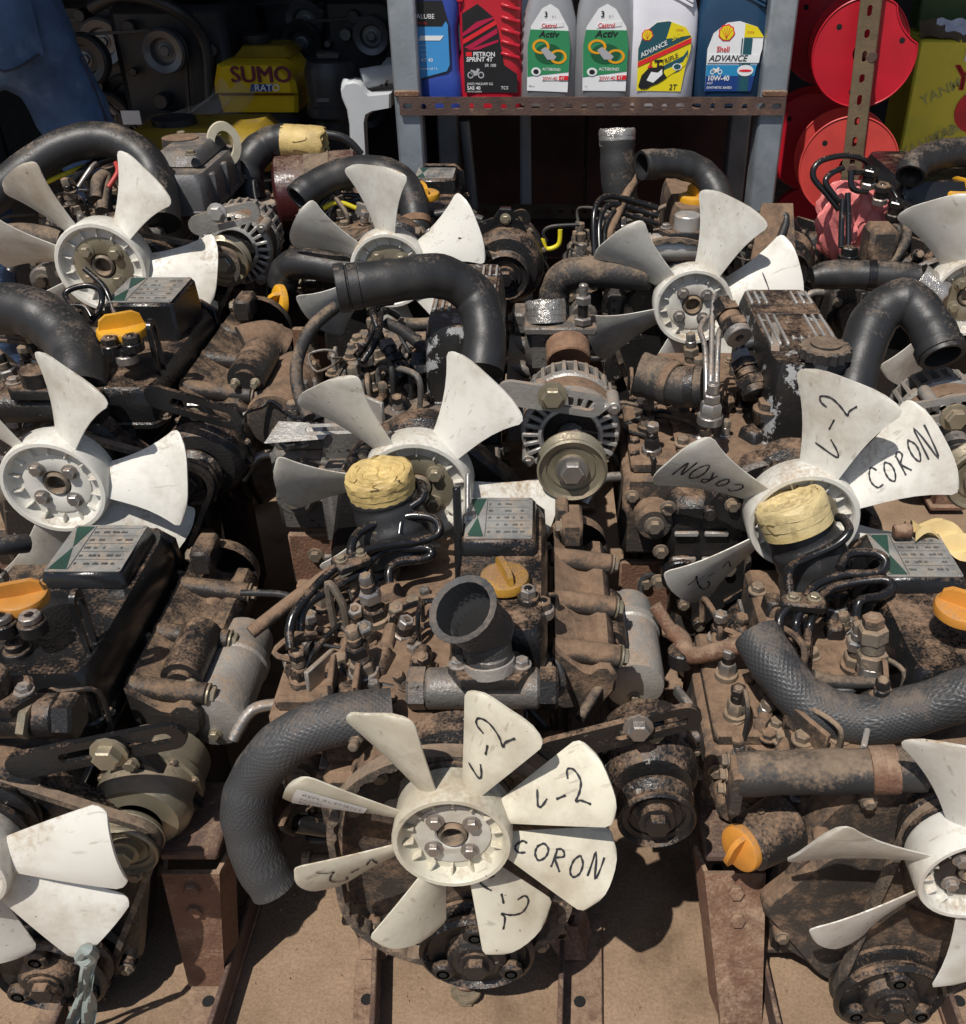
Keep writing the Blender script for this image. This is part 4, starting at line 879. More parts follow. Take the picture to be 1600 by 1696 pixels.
def R2C2():
    e = Engine('second-row middle engine with wide white fan, silver slotted alternator and bent black hose', 692, 805, 1.06)
    ac = e.L(945,722,1.165)
    e.core('iron_grey', 'black_worn', alt=(ac.x, ac.z-e.dz), beltspec=[(.012,.13+e.dz,.06),(0,e.fz,.056)]); e.fan(.178, .070, [55,126,178,236,292,338], 'fan_white', 'six', disc='zinc')
    e.hose([(560,478,1.20),(590,474,1.205),(660,464,1.22),(730,458,1.245),(785,490,1.25),(803,550,1.22),(798,615,1.18)], [39,36,36,36,36,36,36], 'rubber', 'radiator_hose', open0=True, clamps=((0,.2,'rubber'),(0,.9,'rubber')))
    e.valve_cover(-.005, .10, .17, .44, .385, .50, 'stripe', 'black_peel')
    e.alternator(ac, .066, 'vent', .10, .68, .055)
    e.add(slot_plate(e.L(845,648,1.15), e.L(980,668,1.145), .034, Z, .007, .45, .97, .45), 'slotted_bracket', 'alu'); bolt(e.root, e.L(915,655,1.135), -Y_, .014, .014, 'zinc')
    e.injection_pump(-.22, .12); e.injectors(-.09, .15, .085, 3)
    for (x0, y0), (x1, y1) in (((640,570),(672,628)), ((690,620),(700,600)), ((655,615),(690,640))): e.stack(e.L(x1,y1,1.25), e.L(x0,y0,1.29)-e.L(x1,y1,1.25), .013, [(1.3,.014,'hex'),(1.0,.012,'c'),(1.2,.014,'hex'),(.8,.012,'c'),(1.0,.014,'hex')], 'glow_plug', 'black_clean')
    e.pipe([(556,508,1.25),(515,545,1.22),(492,600,1.2),(495,650,1.17),(512,692,1.14)], 11, 'rubber_dusty', 'fuel_hose')
    e.pipe([(640,535,1.35),(670,550,1.33),(700,575,1.3),(715,590,1.28)], 10, 'rubber', 'corrugated_sleeve')
    e.pipe([(655,535,1.4),(690,538,1.38),(735,535,1.38)], 11, 'rubber_dusty', 'breather_hose')
    for pts in ([(590,590,1.27),(612,560,1.3),(622,530,1.33),(640,515,1.36),(660,525,1.37)], [(600,600,1.26),(625,560,1.29),(630,520,1.34)], [(632,560,1.3),(618,520,1.33),(625,505,1.35),(650,500,1.37)]): e.pipe(pts, 6, 'black_clean')
    b = B(); b.box(e.L(905,562,1.36), (.062,.06,.085), None, .01); ih = e.add(b, 'thermostat_case', 'iron_grey')
    b = B(); b.box(e.L(928,538,1.345), (.105,.055,.012), None, .004); e.add(b, 'case_lid', 'iron_grey', ih)
    e.stack(e.L(965,535,1.33), Z, .011, [(1.2,.01,'hex'),(.7,.02,'c'),(1.1,.012,'hex'),(.6,.016,'c')], 'stud', 'steel', ih); e.taped_end((905,532,1.35),(903,497,1.36), 32, 1.2, 'foil', ih)
    b = B(); b.cyl(e.L(940,570,1.33), e.L(942,600,1.30), .032, 20); e.add(b, 'sediment_bowl', 'iron_rust', ih)
    e.pipe([(950,595,1.33),(975,640,1.28),(985,690,1.25)], 16, 'iron', 'outlet_pipe')
    b = B(); b.prism([(-.05,0),(.03,.006),(.045,.026),(-.03,.03)], e.L(500,735,1.16), X, Vector((0,.5,.8)), .004); e.add(b, 'guard_plate', 'alu')
    e.add(slot_plate(e.L(500,712,1.12), e.L(600,708,1.12), .014, Vector((0,.5,1)), .004, .1, .9, .4), 'pump_lever', 'alu'); e.clutter(30); e.manifold(.105, .2, .45, .40, .05)
    b = B(); b.box(e.L(930,865,1.04), (.016,.03,.06), None, .003); e.add(b, 'lug_plate', 'iron')
def R2C3():
    e = Engine('second-row engine on the right with striped worn cover and fan blades marked CORON and L-2', 1328, 857, 1.03)
    ac = e.L(1582,735,1.145)
    e.core('iron', 'black_worn', alt=(ac.x, ac.z-e.dz), beltspec=[(.012,.13+e.dz,.06),(0,e.fz,.056)]); e.fan(.190, .070, [33,78,152,218,275,325], 'fan_white', 'six', {0:('CORON',.22,.92,-.35,.4), 1:('L-2',.22,.85,-.4,.5), 2:('CORON',.2,.9,-.4,.4), 3:('L-2',.3,.85,-.4,.4)}, disc='zinc')
    e.hose([(1408,660,1.16),(1425,590,1.20),(1452,525,1.24),(1500,500,1.25),(1540,540,1.22),(1562,592,1.18)], [37,37,38,38,37,39], 'rubber', 'radiator_hose', open1=True, clamps=((4,.75,'rubber'),))
    vc = e.valve_cover(-.03, .085, .13, .42, .385, .505, 'stripe', 'black_peel')
    p = e.L(1365,590,1.18); b = B(); pr = [((.034 if k % 2 else .030)*math.cos(2*math.pi*k/32), (.034 if k % 2 else .030)*math.sin(2*math.pi*k/32)) for k in range(32)]; b.prism(pr, p, X, Y_, .016, .003); e.add(b, 'oil_cap', 'rubber_dusty', vc); b = B(); b.lathe([(.02,.016),(.02,.019),(.016,.019),(0,.018)], p, Z, 24, closed=False); e.add(b, 'cap_boss', 'rubber_dusty', vc)
    e.alternator(ac, .066, 'vent', .10, .68, .055); e.add(slot_plate(e.L(1480,690,1.12), e.L(1610,668,1.08), .03, Z, .007, .4, .95, .45), 'slotted_bracket', 'alu'); bolt(e.root, e.L(1580,690,1.07), -Y_, .013, .014, 'zinc')
    e.hose([(1060,620,1.22),(1090,628,1.21),(1125,640,1.19),(1165,640,1.18)], [38,37,34,33], 'rubber_dusty', 'lower_hose', clamps=((1,.6,'iron'),(2,.5,'black_worn')))
    e.injection_pump(-.215, .10, .38, w=.10); e.injectors(-.095, .18, .09, 3)
    for pts in ([(1176,680,1.14),(1178,600,1.19),(1180,520,1.26),(1184,490,1.29),(1195,505,1.3)], [(1186,680,1.14),(1190,560,1.22),(1200,545,1.27),(1225,545,1.28),(1222,580,1.25)], [(1170,660,1.15),(1168,580,1.2),(1160,545,1.24),(1175,525,1.28),(1200,530,1.29)]): e.pipe(pts, 5, 'steel')
    e.stack(e.L(1175,700,1.12), Z, .012, [(1.4,.012,'c'),(1.2,.018,'hex'),(.9,.012,'hex'),(.7,.014,'c')], 'delivery_valve', 'steel')
    for (x0, y0), (x1, y1) in (((1222,575),(1252,655)), ((1195,500),(1225,560))): e.stack(e.L(x1,y1,1.2), e.L(x0,y0,1.26)-e.L(x1,y1,1.2), .015, [(1.2,.012,'c'),(1.3,.016,'hex'),(1.0,.012,'c'),(1.25,.016,'hex'),(.9,.014,'hex')], 'injector', 'black_worn')
    e.pipe([(1222,572,1.3),(1260,566,1.3),(1312,562,1.3)], 12, 'rubber', 'breather_hose')
    bolt(e.root, e.L(1272,680,1.18), Z, .015, .016, 'iron'); b = B(); b.box(e.L(1284,560,1.26), (.012,.10,.006), rotz(-.2), .002); e.add(b, 'fuel_rail_strap', 'alu')
    c = e.L(1150,862,1.14); b = B(); b.box(c, (.085,.09,.12), None, .012); hb = e.add(b, 'vacuum_pump', 'black_worn')
    for dz in (-.03, .012):
        for dx in (-.018, .022): b = B(); b.box(c+Vector((dx,-.051,dz)), (.032,.006,.007), None, .003); e.add(b, 'cast_pad', 'alu', hb)
    b = B(); b.cyl(c+Vector((-.02,-.04,-.055)), c+Vector((-.02,-.06,-.055)), .028, 20); e.add(b, 'pump_nose', 'black', hb)
    for k, (dx, dz) in enumerate(((-.045,.05),(.04,.055),(-.05,-.02),(.045,-.05),(-.05,-.07))): bolt(hb, c+Vector((dx,-.045,dz)), -Y_, .008, .010, 'bolt')
    e.clutter(30); e.manifold(.095, .2, .43, .40, .055)
def R3C1():
    e = Engine('back-row engine beside the jeans with silver grey cover and large white fan', 172, 440, 1.60)
    ac = e.L(388,415,1.72)
    e.core('iron_grey', 'black_worn', alt=(ac.x, ac.z-e.dz)); e.fan(.188, .076, [-6,54,124,165,-44,215], 'fan_white', 'six', disc='zinc', nb=4)
    e.hose([(-60,365,1.74),(20,300,1.78),(100,245,1.82),(180,232,1.84),(238,262,1.82),(262,310,1.78),(270,370,1.72)], 29, 'rubber', 'radiator_hose', open0=True)
    e.alternator(ac, .064, 'vent', .11, .66, .03)
    e.add(slot_plate(e.L(330,372,1.68), e.L(415,350,1.68), .034, Z, .006, .4, .95, .4), 'slotted_bracket', 'alu'); bolt(e.root, e.L(360,352,1.66), -Y_, .012, .014, 'alu_clean')
    e.valve_cover(-.005, .125, .20, .46, .385, .455, 'silver', 'alu_dark'); p = e.L(300,236,1.98); b = B(); b.lathe([(.034,-.02),(.036,-.01),(.034,.010),(.02,.012),(0,.011)], p, Z, 24, closed=False); e.add(b, 'oil_cap', 'iron')
    b = B(); ring_prism(b, [(.032*math.cos(2*math.pi*k/28),.042*math.sin(2*math.pi*k/28)) for k in range(28)], [(.018*math.cos(2*math.pi*k/28),.026*math.sin(2*math.pi*k/28)) for k in range(28)], e.L(370,238,2.0), Vector((1,.5,0)), Z, .010); e.add(b, 'lifting_eye', 'plate_pale')
    e.hose([(-40,400,1.66),(30,392,1.66),(110,400,1.64)], 22, 'rubber_dusty', 'lower_hose')
    for pts, m, rp in (([(160,330,1.75),(163,300,1.78),(175,295,1.8),(170,350,1.74)], 'rubber_dusty', 11), ([(180,310,1.76),(195,285,1.78),(192,270,1.8)], 'wire_red', 4), ([(130,310,1.78),(150,280,1.8),(160,270,1.82)], 'steel', 4), ([(120,300,1.8),(160,270,1.84),(215,255,1.86)], 'pipe_black', 8), ([(20,330,1.78),(80,300,1.8),(140,275,1.84)], 'wire_yellow', 4)): e.pipe(pts, rp, m, 'cable')
    e.injection_pump(); e.injectors(); e.clutter(22)
def R3C2():
    e = Engine('back-row engine left of the shelf with mottled white fan and arched black hose', 645, 445, 1.60)
    ac = e.L(838,448,1.66)
    e.core('iron_dark', 'black_worn', alt=(ac.x, ac.z-e.dz)); e.fan(.168, .064, [24,92,150,212,270,325], 'fan_white', 'six', {0:('-',.62,.72,-.8,.7)}, disc='zinc')
    e.hose([(493,330,1.74),(515,312,1.76),(560,290,1.79),(620,282,1.81),(668,302,1.80),(686,345,1.76),(690,385,1.73)], 25, 'rubber', 'radiator_hose', open0=True, clamps=((5,.6,'iron_rust'),))
    b = B(); b.cyl(e.L(692,420,1.73), e.L(690,380,1.73), .034, 18); e.add(b, 'thermostat_housing', 'black')
    e.hose([(468,475,1.66),(474,448,1.66),(500,436,1.65),(560,445,1.64),(610,452,1.63)], 25, 'rubber', 'lower_hose')
    vc = e.valve_cover(-.0, .10, .20, .44, .36, .395, 'plate', 'black', .03); e.cap(e.L(702,330,1.83), .030, 'cap_yellow', vc, 20)
    e.alternator(ac, .068, 'black', .12, .6); e.add(slot_plate(e.L(790,385,1.7), e.L(862,362,1.72), .034, Z, .006, .35, .95, .4), 'slotted_bracket', 'black_worn')
    p = e.L(470,500,1.62); e.cap(p, .030, 'cap_yellow', None, 50, (-.8,-.5,.2))
    for k in range(3): e.pipe([(525+k*4,380,1.74),(528+k*6,345+k*8,1.76),(550+k*6,325+k*9,1.78),(600,325+k*10,1.8),(640,340+k*8,1.8)], 4)
    e.pipe([(535,345,1.76),(560,335,1.77),(590,345,1.77)], 4, 'wire_yellow', 'cable'); e.pipe([(700,360,1.8),(750,352,1.8),(800,365,1.78)], 7, 'rubber', 'breather_hose')
    e.injection_pump(); e.injectors(); e.clutter(22)
def R3C3():
    e = Engine('back-row engine under the shelf with two hoses, looped steel pipes and white fan', 1147, 505, 1.60)
    e.core('iron_grey', 'black_worn', belt=False, alt=(.19,.33)); e.fan(.186, .067, [70,18,139,200,252,318], 'fan_white', 'six', {1:('1',.45,.62,-.7,.4)}, disc='fan_white')
    e.add(loop_belt([(-.03,e.fz-.02,.12),(.0,e.fz-.16,.10)], (0,.062,0), .013, .009, .003), 'fan_belt', 'belt', angle=25)
    h = e.hose([(1028,330,1.84),(1024,280,1.85),(1022,232,1.86)], 29, 'rubber_dusty', 'intake_hose'); e.taped_end((1022,240,1.86),(1022,213,1.865), 29, .5, 'foil', h)
    e.hose([(1062,274,1.80),(1080,272,1.81),(1125,272,1.83),(1165,288,1.83),(1190,325,1.80),(1196,375,1.75)], 24, 'rubber', 'radiator_hose', open0=True)
    e.hose([(918,530,1.64),(918,490,1.65),(935,458,1.65),(985,450,1.64),(1075,456,1.63)], 25, 'rubber_dusty', 'lower_hose')
    for k in range(3):
        o = k*13; e.pipe([(985+k*9,425,1.70),(984+k*9,355+o,1.74),(1000+k*8,327+o,1.77),(1040,330+o,1.79),(1090,345+o,1.79)], 5, 'pipe_black')
    e.pipe([(1000,410,1.72),(1025,350,1.78),(1060,290,1.84),(1110,280,1.85)], 8, 'iron', 'fuel_hose')
    vc = e.valve_cover(-.02, .09, .18, .42, .385, .47, 'plain', 'iron'); e.cap(e.L(1150,335,1.84), .030, 'cap_yellow', vc, 20)
    e.thermostat(e.L(1135,410,1.68), .12, .024, m='alu_clean'); e.injection_pump(); e.injectors(); e.clutter(30)
    e.pipe([(905,400,1.72),(900,385,1.72),(915,375,1.72),(960,372,1.72)], 3, 'rubber', 'cable'); e.pipe([(900,395,1.72),(905,412,1.72),(925,405,1.72),(928,380,1.72)], 4, 'wire_yellow', 'cable')
    e.pipe([(1220,360,1.78),(1290,355,1.76),(1302,365,1.75),(1290,400,1.72),(1280,420,1.7)], 7, 'rubber', 'fuel_hose'); e.alternator(e.L(1300,440,1.73), .06, 'black', .10, .6)
    b = B(); b.prism([(-.03,-.05),(.05,-.04),(.045,.05),(-.01,.05)], e.L(1270,385,1.74), X, Vector((0,.5,.8)), .006); e.add(b, 'guard_plate', 'iron'); e.manifold(.10,.2,.42,.40,.06)
def R3C4():
    e = Engine('back-row engine at the right edge with black looped pipes and foil-ended hose', 1603, 490, 1.60)
    e.core('iron_dark', 'black_worn'); e.fan(.186, .068, [18,118,238,300], 'fan_white', 'six', disc='zinc')
    e.hose([(1508,292,1.76),(1516,274,1.78),(1545,260,1.81),(1600,252,1.84),(1690,262,1.86)], 25, 'rubber', 'radiator_hose', open0=True)
    h = e.hose([(1345,460,1.63),(1380,455,1.63),(1450,456,1.62),(1520,462,1.61)], [18,24,24,23], 'rubber', 'lower_hose', clamps=((1,.9,'black_clean'),)); e.taped_end((1518,462,1.61),(1556,492,1.60), 27, .9, 'foil', h)
    vc = e.valve_cover(-.09, .10, .18, .44, .385, .50, 'plain', 'black_clean'); e.cap(e.L(1590,326,1.80), .034, 'cap_yellow', vc, 30); e.nameplate(e.L(1570,300,1.88), .06, .045, vc)
    for pts in ([(1390,348,1.72),(1370,322,1.73),(1347,293,1.74),(1356,269,1.75),(1395,258,1.76),(1429,264,1.77),(1437,280,1.78)], [(1391,336,1.72),(1368,304,1.73),(1376,288,1.74),(1397,278,1.75)], [(1396,330,1.70),(1394,370,1.68),(1393,410,1.66)], [(1404,320,1.71),(1405,360,1.69),(1405,415,1.66)],
                [(1410,283,1.74),(1410,308,1.73),(1420,316,1.73),(1436,317,1.74)], [(1414,286,1.74),(1443,286,1.76),(1453,302,1.77),(1475,312,1.78),(1492,339,1.76),(1518,368,1.74)]): e.pipe(pts, 5)
    for px, py in ((1436,296),(1455,322),(1478,348),(1490,370)): e.stack(e.L(px,py+14,1.76), (0,-.2,1), .012, [(1.2,.012,'hex'),(1.0,.012,'c'),(1.2,.012,'hex')], 'injector', 'black_clean')
    e.stack(e.L(1404,432,1.65), Z, .014, [(1.3,.012,'hex'),(1.0,.014,'hex')], 'delivery_valve', 'black_clean')
    e.pipe([(1500,372,1.75),(1500,400,1.72),(1480,430,1.7),(1460,445,1.69)], 9, 'rubber_dusty', 'fuel_hose'); b = B(); b.box(e.L(1455,405,1.72), (.05,.06,.07), None, .008); e.add(b, 'pump_tower', 'iron')
    e.injection_pump(-.20, .10, .36); e.clutter(26)
def R4():
    e = Engine('half-hidden engine behind the second fan with taped upright hose and red wrapped drum', 520, 395, 2.02)
    e.core('iron', 'black', belt=False, wp=False, dep=.34)
    h = e.hose([(418,335,2.06),(410,300,2.08),(418,262,2.1),(445,238,2.12),(478,232,2.12)], 26, 'rubber', 'intake_hose'); e.taped_end((472,233,2.12),(538,238,2.12), 26, .8, parent=h)
    b = B(); b.prism([(-.05,-.02),(.05,-.02),(.06,.0),(.03,.022),(-.03,.022),(-.06,0)], e.L(415,342,2.05), X, Vector((0,1,.2)), .012, .003); e.add(b, 'hose_flange', 'alu')
    c = e.L(530,318,2.1); b = B(); b.lathe([(.05,-.09),(.072,-.085),(.078,-.08),(.08,0),(.078,.08),(.072,.085),(.05,.09)], c, Vector((1,.15,.05)), 28); dr = e.add(b, 'wrapped_drum', 'wrap_red')
    b = B(); b.lathe([(.0815,-.02),(.082,.0),(.0815,.03)], c, Vector((1,.15,.05)), 28, closed=False); e.add(b, 'wrap_band', 'rubber_dusty', dr)
    e.pipe([(425,310,2.0),(420,300,2.0),(424,330,1.98),(435,360,1.96)], 3, 'rubber', 'cable'); e.clutter(14)
for f_ in (R1C2, R1C1, R1C3, R2C1, R2C2, R2C3, R3C1, R3C2, R3C3, R3C4, R4): f_()
# ------------------------------------------------------------------ shelf of galvanised posts and perforated steel angle
SY, SYB = 2.20, 2.85
def perforated(o, ex, ey, length, hgt, thick, pitch, hole, b=None):
    """a strip with real slots: length along ex, hgt along ey; hole(k) -> (half length, half height, offset along ex, offset along ey)"""
    b = b or B(); n = int(length/pitch); p = length/n; o = Vector(o)
    for k in range(n):
        hx, hy, dx, dy = hole(k); outer = []; inner = []
        for i in range(16):
            a = 2*math.pi*i/16; c, s_ = math.cos(a), math.sin(a); m_ = max(abs(c), abs(s_)); outer.append((p*(k+.5)+c/m_*p/2, s_/m_*hgt/2))
            r = min(hx, hy); inner.append((p*(k+.5)+dx+(hx-r)*(1 if c > .01 else -1 if c < -.01 else 0)+r*c, dy+(hy-r)*(1 if s_ > .01 else -1 if s_ < -.01 else 0)+r*s_))
        ring_prism(b, outer, inner, o, ex, ey, thick)
    return b
zs = W(900, 190, SY).z; zt = W(900, 160, SY).z; xl, xr = W(662,175,SY).x, W(1299,175,SY).x
sh = empty('bottle_shelf', (0, SY, 0)); tag(sh, 'galvanised steel shelf with rusty perforated edge carrying oil bottles', 'shelf')
slots = lambda k: ((.0095,.0058,0,0) if k % 5 in (0,2,3) else (.006,.006,0,-.001) if k % 5 == 1 else (.0042,.0085,0,-.002))
b = perforated((xl, -.003, (zs+zt)/2), X, Z, xr-xl, zt-zs, .003, .0335, slots); b.obj('front_rail', 'rust_dark', sh, 25)
b = B(); b.box(((xl+xr)/2, (SYB-SY)/2, zs+.003), (xr-xl, SYB-SY, .005), None, .001); b.obj('shelf_board', 'rust_dark', sh)
def post(pt, pb, Y, w, nm='post', m='galv'):
    a = W(*pt, Y); c = W(*pb, Y); d = (a-c).normalized(); c = c-d*(c.z/d.z-.0); L_ = (a-c).length+.5
    b = B(); b.box((c+d*L_/2)-Vector((0,SY,0)), (w, w, L_), align(X, Y_), .005); return b.obj(nm, m, sh)
def post2(px_, py_, Y, w, top=1.6):
    p = W(px_, py_, Y); b = B(); b.box((p.x, Y-SY, top/2), (w, w, top), None, .005); return b.obj('post', 'galv', sh)
post2(683, 240, SY+.032, .056); post2(1268, 240, SY+.032, .056); post2(745, 260, SYB, .056); post2(1218, 260, SYB, .056)
for x_ in (W(683,240,SY+.03).x, W(1268,240,SY+.03).x):
    b = B(); b.box((x_, -.001, zt+.006), (.052, .008, .012), None, .003); b.obj('weld_seam', 'rust', sh)
for py_, yy in ((350, SYB-.03),):
    zz = W(870, py_, yy).z; b = perforated((xl+.05, yy-SY, zz), X, Z, xr-xl-.1, .04, .003, .034, slots); b.obj('lower_rail', 'angle_olive', sh, 25)
    b = B(); b.box(((xl+xr)/2, -.16+yy-SY, zz-.022), (xr-xl-.1, .36, .004), None, .001); b.obj('lower_board', 'wall_maroon', sh)
b = B(); b.tube([W(770,200,2.75)-Vector((0,SY,0)), W(785,345,2.75)-Vector((0,SY,0))], .014, 12, 1); b.obj('brace', 'galv', sh)

# ------------------------------------------------------------------ oil bottles
BY = SY+.055; zb = zt-.004; DROP = zt-.004-(zs+.0065)
def bottle(name, pxl, pxr, body, label, secs, hgt=.30, dep_=.075, lean=0., capcol='btl_navy', off=lambda t: 0., dy=0.):
    a, c = W(pxl,158,BY), W(pxr,158,BY); w = c.x-a.x; o = empty(name, ((a.x+c.x)/2, BY+dep_/2-.02+dy, zb)); tag(o, label, 'oil bottle', 'oil bottles in a row on the shelf'); o.rotation_euler = (0, lean, 0)
    vs = []; fs = []; prof = []; base = rrect(1, 1, .28, 5); n = len(base)
    for t, sw, sd in secs:
        for x, y in base: vs.append((off(t)*w + x*w*sw, y*dep_*sd, t*hgt-(DROP if t < .018 else 0)))
    for i in range(len(secs)-1):
        for j in range(n): fs.append((i*n+j, i*n+(j+1)%n, (i+1)*n+(j+1)%n, (i+1)*n+j))
    fs.append(tuple(range(n))[::-1]); fs.append(tuple(range((len(secs)-1)*n, len(secs)*n))); b = B(); b.add(vs, fs); bd = b.obj('body', body, o, 50)
    tx = off(1.0)*w; b = B(); b.lathe([(w*.17,0),(w*.18,.003),(w*.18,.030),(w*.16,.034),(0,.034)], (tx,0,hgt), Z, 28, closed=False); b.obj('screw_cap', capcol, o)
    o['w'] = w; return o, w, hgt, -dep_/2
def lab(o, pts, m, y, h, w, H_, name='label', parent=None):
    b = B(); b.prism([(x*w, z*H_) for x, z in pts], (0, y, 0), X, Z, .0006*h+.0004); return b.obj(name, m, parent or o)
def disc_pts(cx, cz, rx, rz, n=24, a0=0, a1=360): return [(cx+rx*math.cos(R(a0+(a1-a0)*k/(n-1 if a1-a0 < 360 else n))), cz+rz*math.sin(R(a0+(a1-a0)*k/(n-1 if a1-a0 < 360 else n)))) for k in range(n)]
def btext(o, body, x, z, size, m, w, H_, y, sh=0., rot=0., align_='LEFT', wide=1., bold=0.): 
    ex = Vector((math.cos(rot),0,math.sin(rot))); ey = Vector((-math.sin(rot),0,math.cos(rot))); return text(body, size*H_, (x*w, y, z*H_), ex, ey, m, o, 'lettering', sh, align_, wide, bold)
def bike(o, x, z, s_, m, w, H_, y):
    b = B()
    for cx in (-.5,.5): ring_prism(b, [(p[0],p[1]) for p in disc_pts(x*w+cx*s_, z*H_, s_*.30, s_*.30, 18)], [(p[0],p[1]) for p in disc_pts(x*w+cx*s_, z*H_, s_*.19, s_*.19, 18)], (0,y,0), X, Z, .0003)
    b.prism([(x*w-.5*s_,z*H_+.15*s_),(x*w-.45*s_,z*H_+.5*s_),(x*w,z*H_+.35*s_),(x*w+.2*s_,z*H_+.62*s_),(x*w+.4*s_,z*H_+.5*s_),(x*w+.15*s_,z*H_),(x*w-.2*s_,z*H_-.1*s_)], (0,y,0), X, Z, .0003); b.obj('motorcycle_print', m, o)
def shellmark(o, cx, cz, r, w, H_, y):
    def fanp(k): return [(cx*w+k*r*math.cos(R(a))*(1+.05*math.cos(R(a*9))), cz*H_+k*r*math.sin(R(a))*(1+.05*math.cos(R(a*9)))) for a in range(-20,201,5)]+[(cx*w-.42*k*r, cz*H_-.85*k*r),(cx*w+.42*k*r, cz*H_-.85*k*r)]
    b = B(); b.prism(fanp(1.0), (0,y,0), X, Z, .0004); b.obj('emblem', 'lb_red', o); b = B(); b.prism(fanp(.84), (0,y-.0005,0), X, Z, .0004); b.obj('emblem', 'lb_yellow', o)
    b = B()
    for a in (30,60,90,120,150): d = Vector((math.cos(R(a)),0,math.sin(R(a)))); p0 = Vector((cx*w,y-.0011,cz*H_-.6*r)); p1 = Vector((cx*w+.72*r*math.cos(R(a)),y-.0011,cz*H_+.72*r*math.sin(R(a)))); u = Vector((-(p1-p0).z,0,(p1-p0).x)).normalized()*r*.028; b.add([p0-u,p0+u,p1+u,p1-u],[(0,1,2,3)])
    b.obj('emblem_rays', 'lb_red', o)
std = [(0,.92,.9),(.01,1.0,1.0),(.55,1.0,1.0),(.70,.96,.98),(.82,.80,.9),(.92,.50,.7),(.96,.36,.5),(1.0,.34,.48)]
# blue bottle
o, w, H_, y = bottle('oil_bottle', 694, 768, 'btl_blue', 'blue oil bottle at the left end of the shelf, half behind the post', [(0,.95,.9),(.02,1.0,1),(.12,.96,1),(.16,.88,.96),(.42,.86,.96),(.52,1.0,1),(.75,1,1),(.9,.6,.8),(.97,.4,.5),(1,.38,.5)])
y -= .001
lab(o, [(-.46,.10),(.18,.15),(.26,.19),(.26,.46),(.14,.60),(-.46,.60)], 'txt_black', y, 0, w, H_); lab(o, [(-.46,.11),(.17,.16),(.24,.20),(.24,.45),(.20,.475),(.12,.44),(-.46,.44)], 'lb_sky', y-.0006, 0, w, H_)
btext(o, 'ALUBE', -.42, .49, .042, 'txt_white', w, H_, y-.0012); btext(o, 'MOTO', -.40, .455, .02, 'txt_red', w, H_, y-.0012)
lab(o, [(-.40,.355),(.06,.355),(.14,.385),(-.36,.385)], 'txt_white', y-.0014, 0, w, H_)
btext(o, '4T 40', -.38, .22, .035, 'txt_white', w, H_, y-.0014)
for k in range(4): btext(o, 'motor oil 1 L' if k == 3 else '-------', -.40, .32-.03*k if k < 3 else .17, .022, 'txt_white', w, H_, y-.0014)
# red bottle
o, w, H_, y = bottle('oil_bottle', 763, 868, 'btl_red', 'red oil bottle with ribbed side and black label', [(0,.94,.9),(.02,1,1),(.22,1,1),(.27,.93,.98),(.62,.96,1),(.72,1.0,1),(.80,.95,.95),(.9,.55,.75),(.96,.36,.5),(1,.34,.5)], off=lambda t: -.0 if t < .75 else -.10*(t-.75)/.25)
y -= .001
lab(o, [(-.42,.02),(.40,.02),(.40,.14),(.20,.20),(.12,.42),(.05,.50),(-.18,.58),(-.42,.52)], 'txt_black', y, 0, w, H_)
for p, m_ in (([(-.42,.36),(.08,.48),(.10,.455),(-.42,.33)], 'lb_red'), ([(-.42,.40),(-.2,.47),(.05,.50),(.06,.49),(-.42,.38)], 'lb_crimson'), ([(-.40,.31),(.10,.43),(.11,.40),(-.30,.30)], 'lb_crimson'), ([(-.36,.295),(.12,.36),(.12,.345),(-.2,.295)], 'lb_crimson')): lab(o, p, m_, y-.0006, 0, w, H_, 'label_stripe')
btext(o, 'PETRON', -.27, .255, .040, 'txt_white', w, H_, y-.0012, bold=.02); lab(o, [(-.38,.255),(-.29,.255),(-.29,.283),(-.38,.283)], 'lb_red', y-.0008, 0, w, H_, 'emblem'); btext(o, 'SPRINT 4T', -.38, .222, .040, 'txt_white', w, H_, y-.0012, .15, bold=.02)
btext(o, 'SR 100', -.10, .188, .028, 'txt_white', w, H_, y-.0012, .1); bike(o, -.24, .135, .022, 'lb_grey', w, H_, y-.001)
btext(o, 'JASO MA2/API SG', -.38, .070, .024, 'txt_white', w, H_, y-.0012); btext(o, 'SAE 40', -.38, .040, .032, 'txt_white', w, H_, y-.0012, bold=.02); btext(o, 'MOTO-GUARD', -.38, .022, .015, 'txt_white', w, H_, y-.0012); btext(o, 'TCS', .14, .042, .030, 'txt_white', w, H_, y-.0012, .1)
for k in range(6):
    b = B(); b.box((w*(.30+.02*k*.2), y+.001, H_*(.26+.075*k)), (w*.30, .008, .006), Matrix.Rotation(.22,3,'Y'), .002); b.obj('grip_rib', 'btl_red', o)
for k in range(2): b = B(); b.box((-w*.44, y+.003, H_*(.60+.045*k)), (w*.10,.006,.006), None, .002); b.obj('grip_rib', 'btl_red', o)
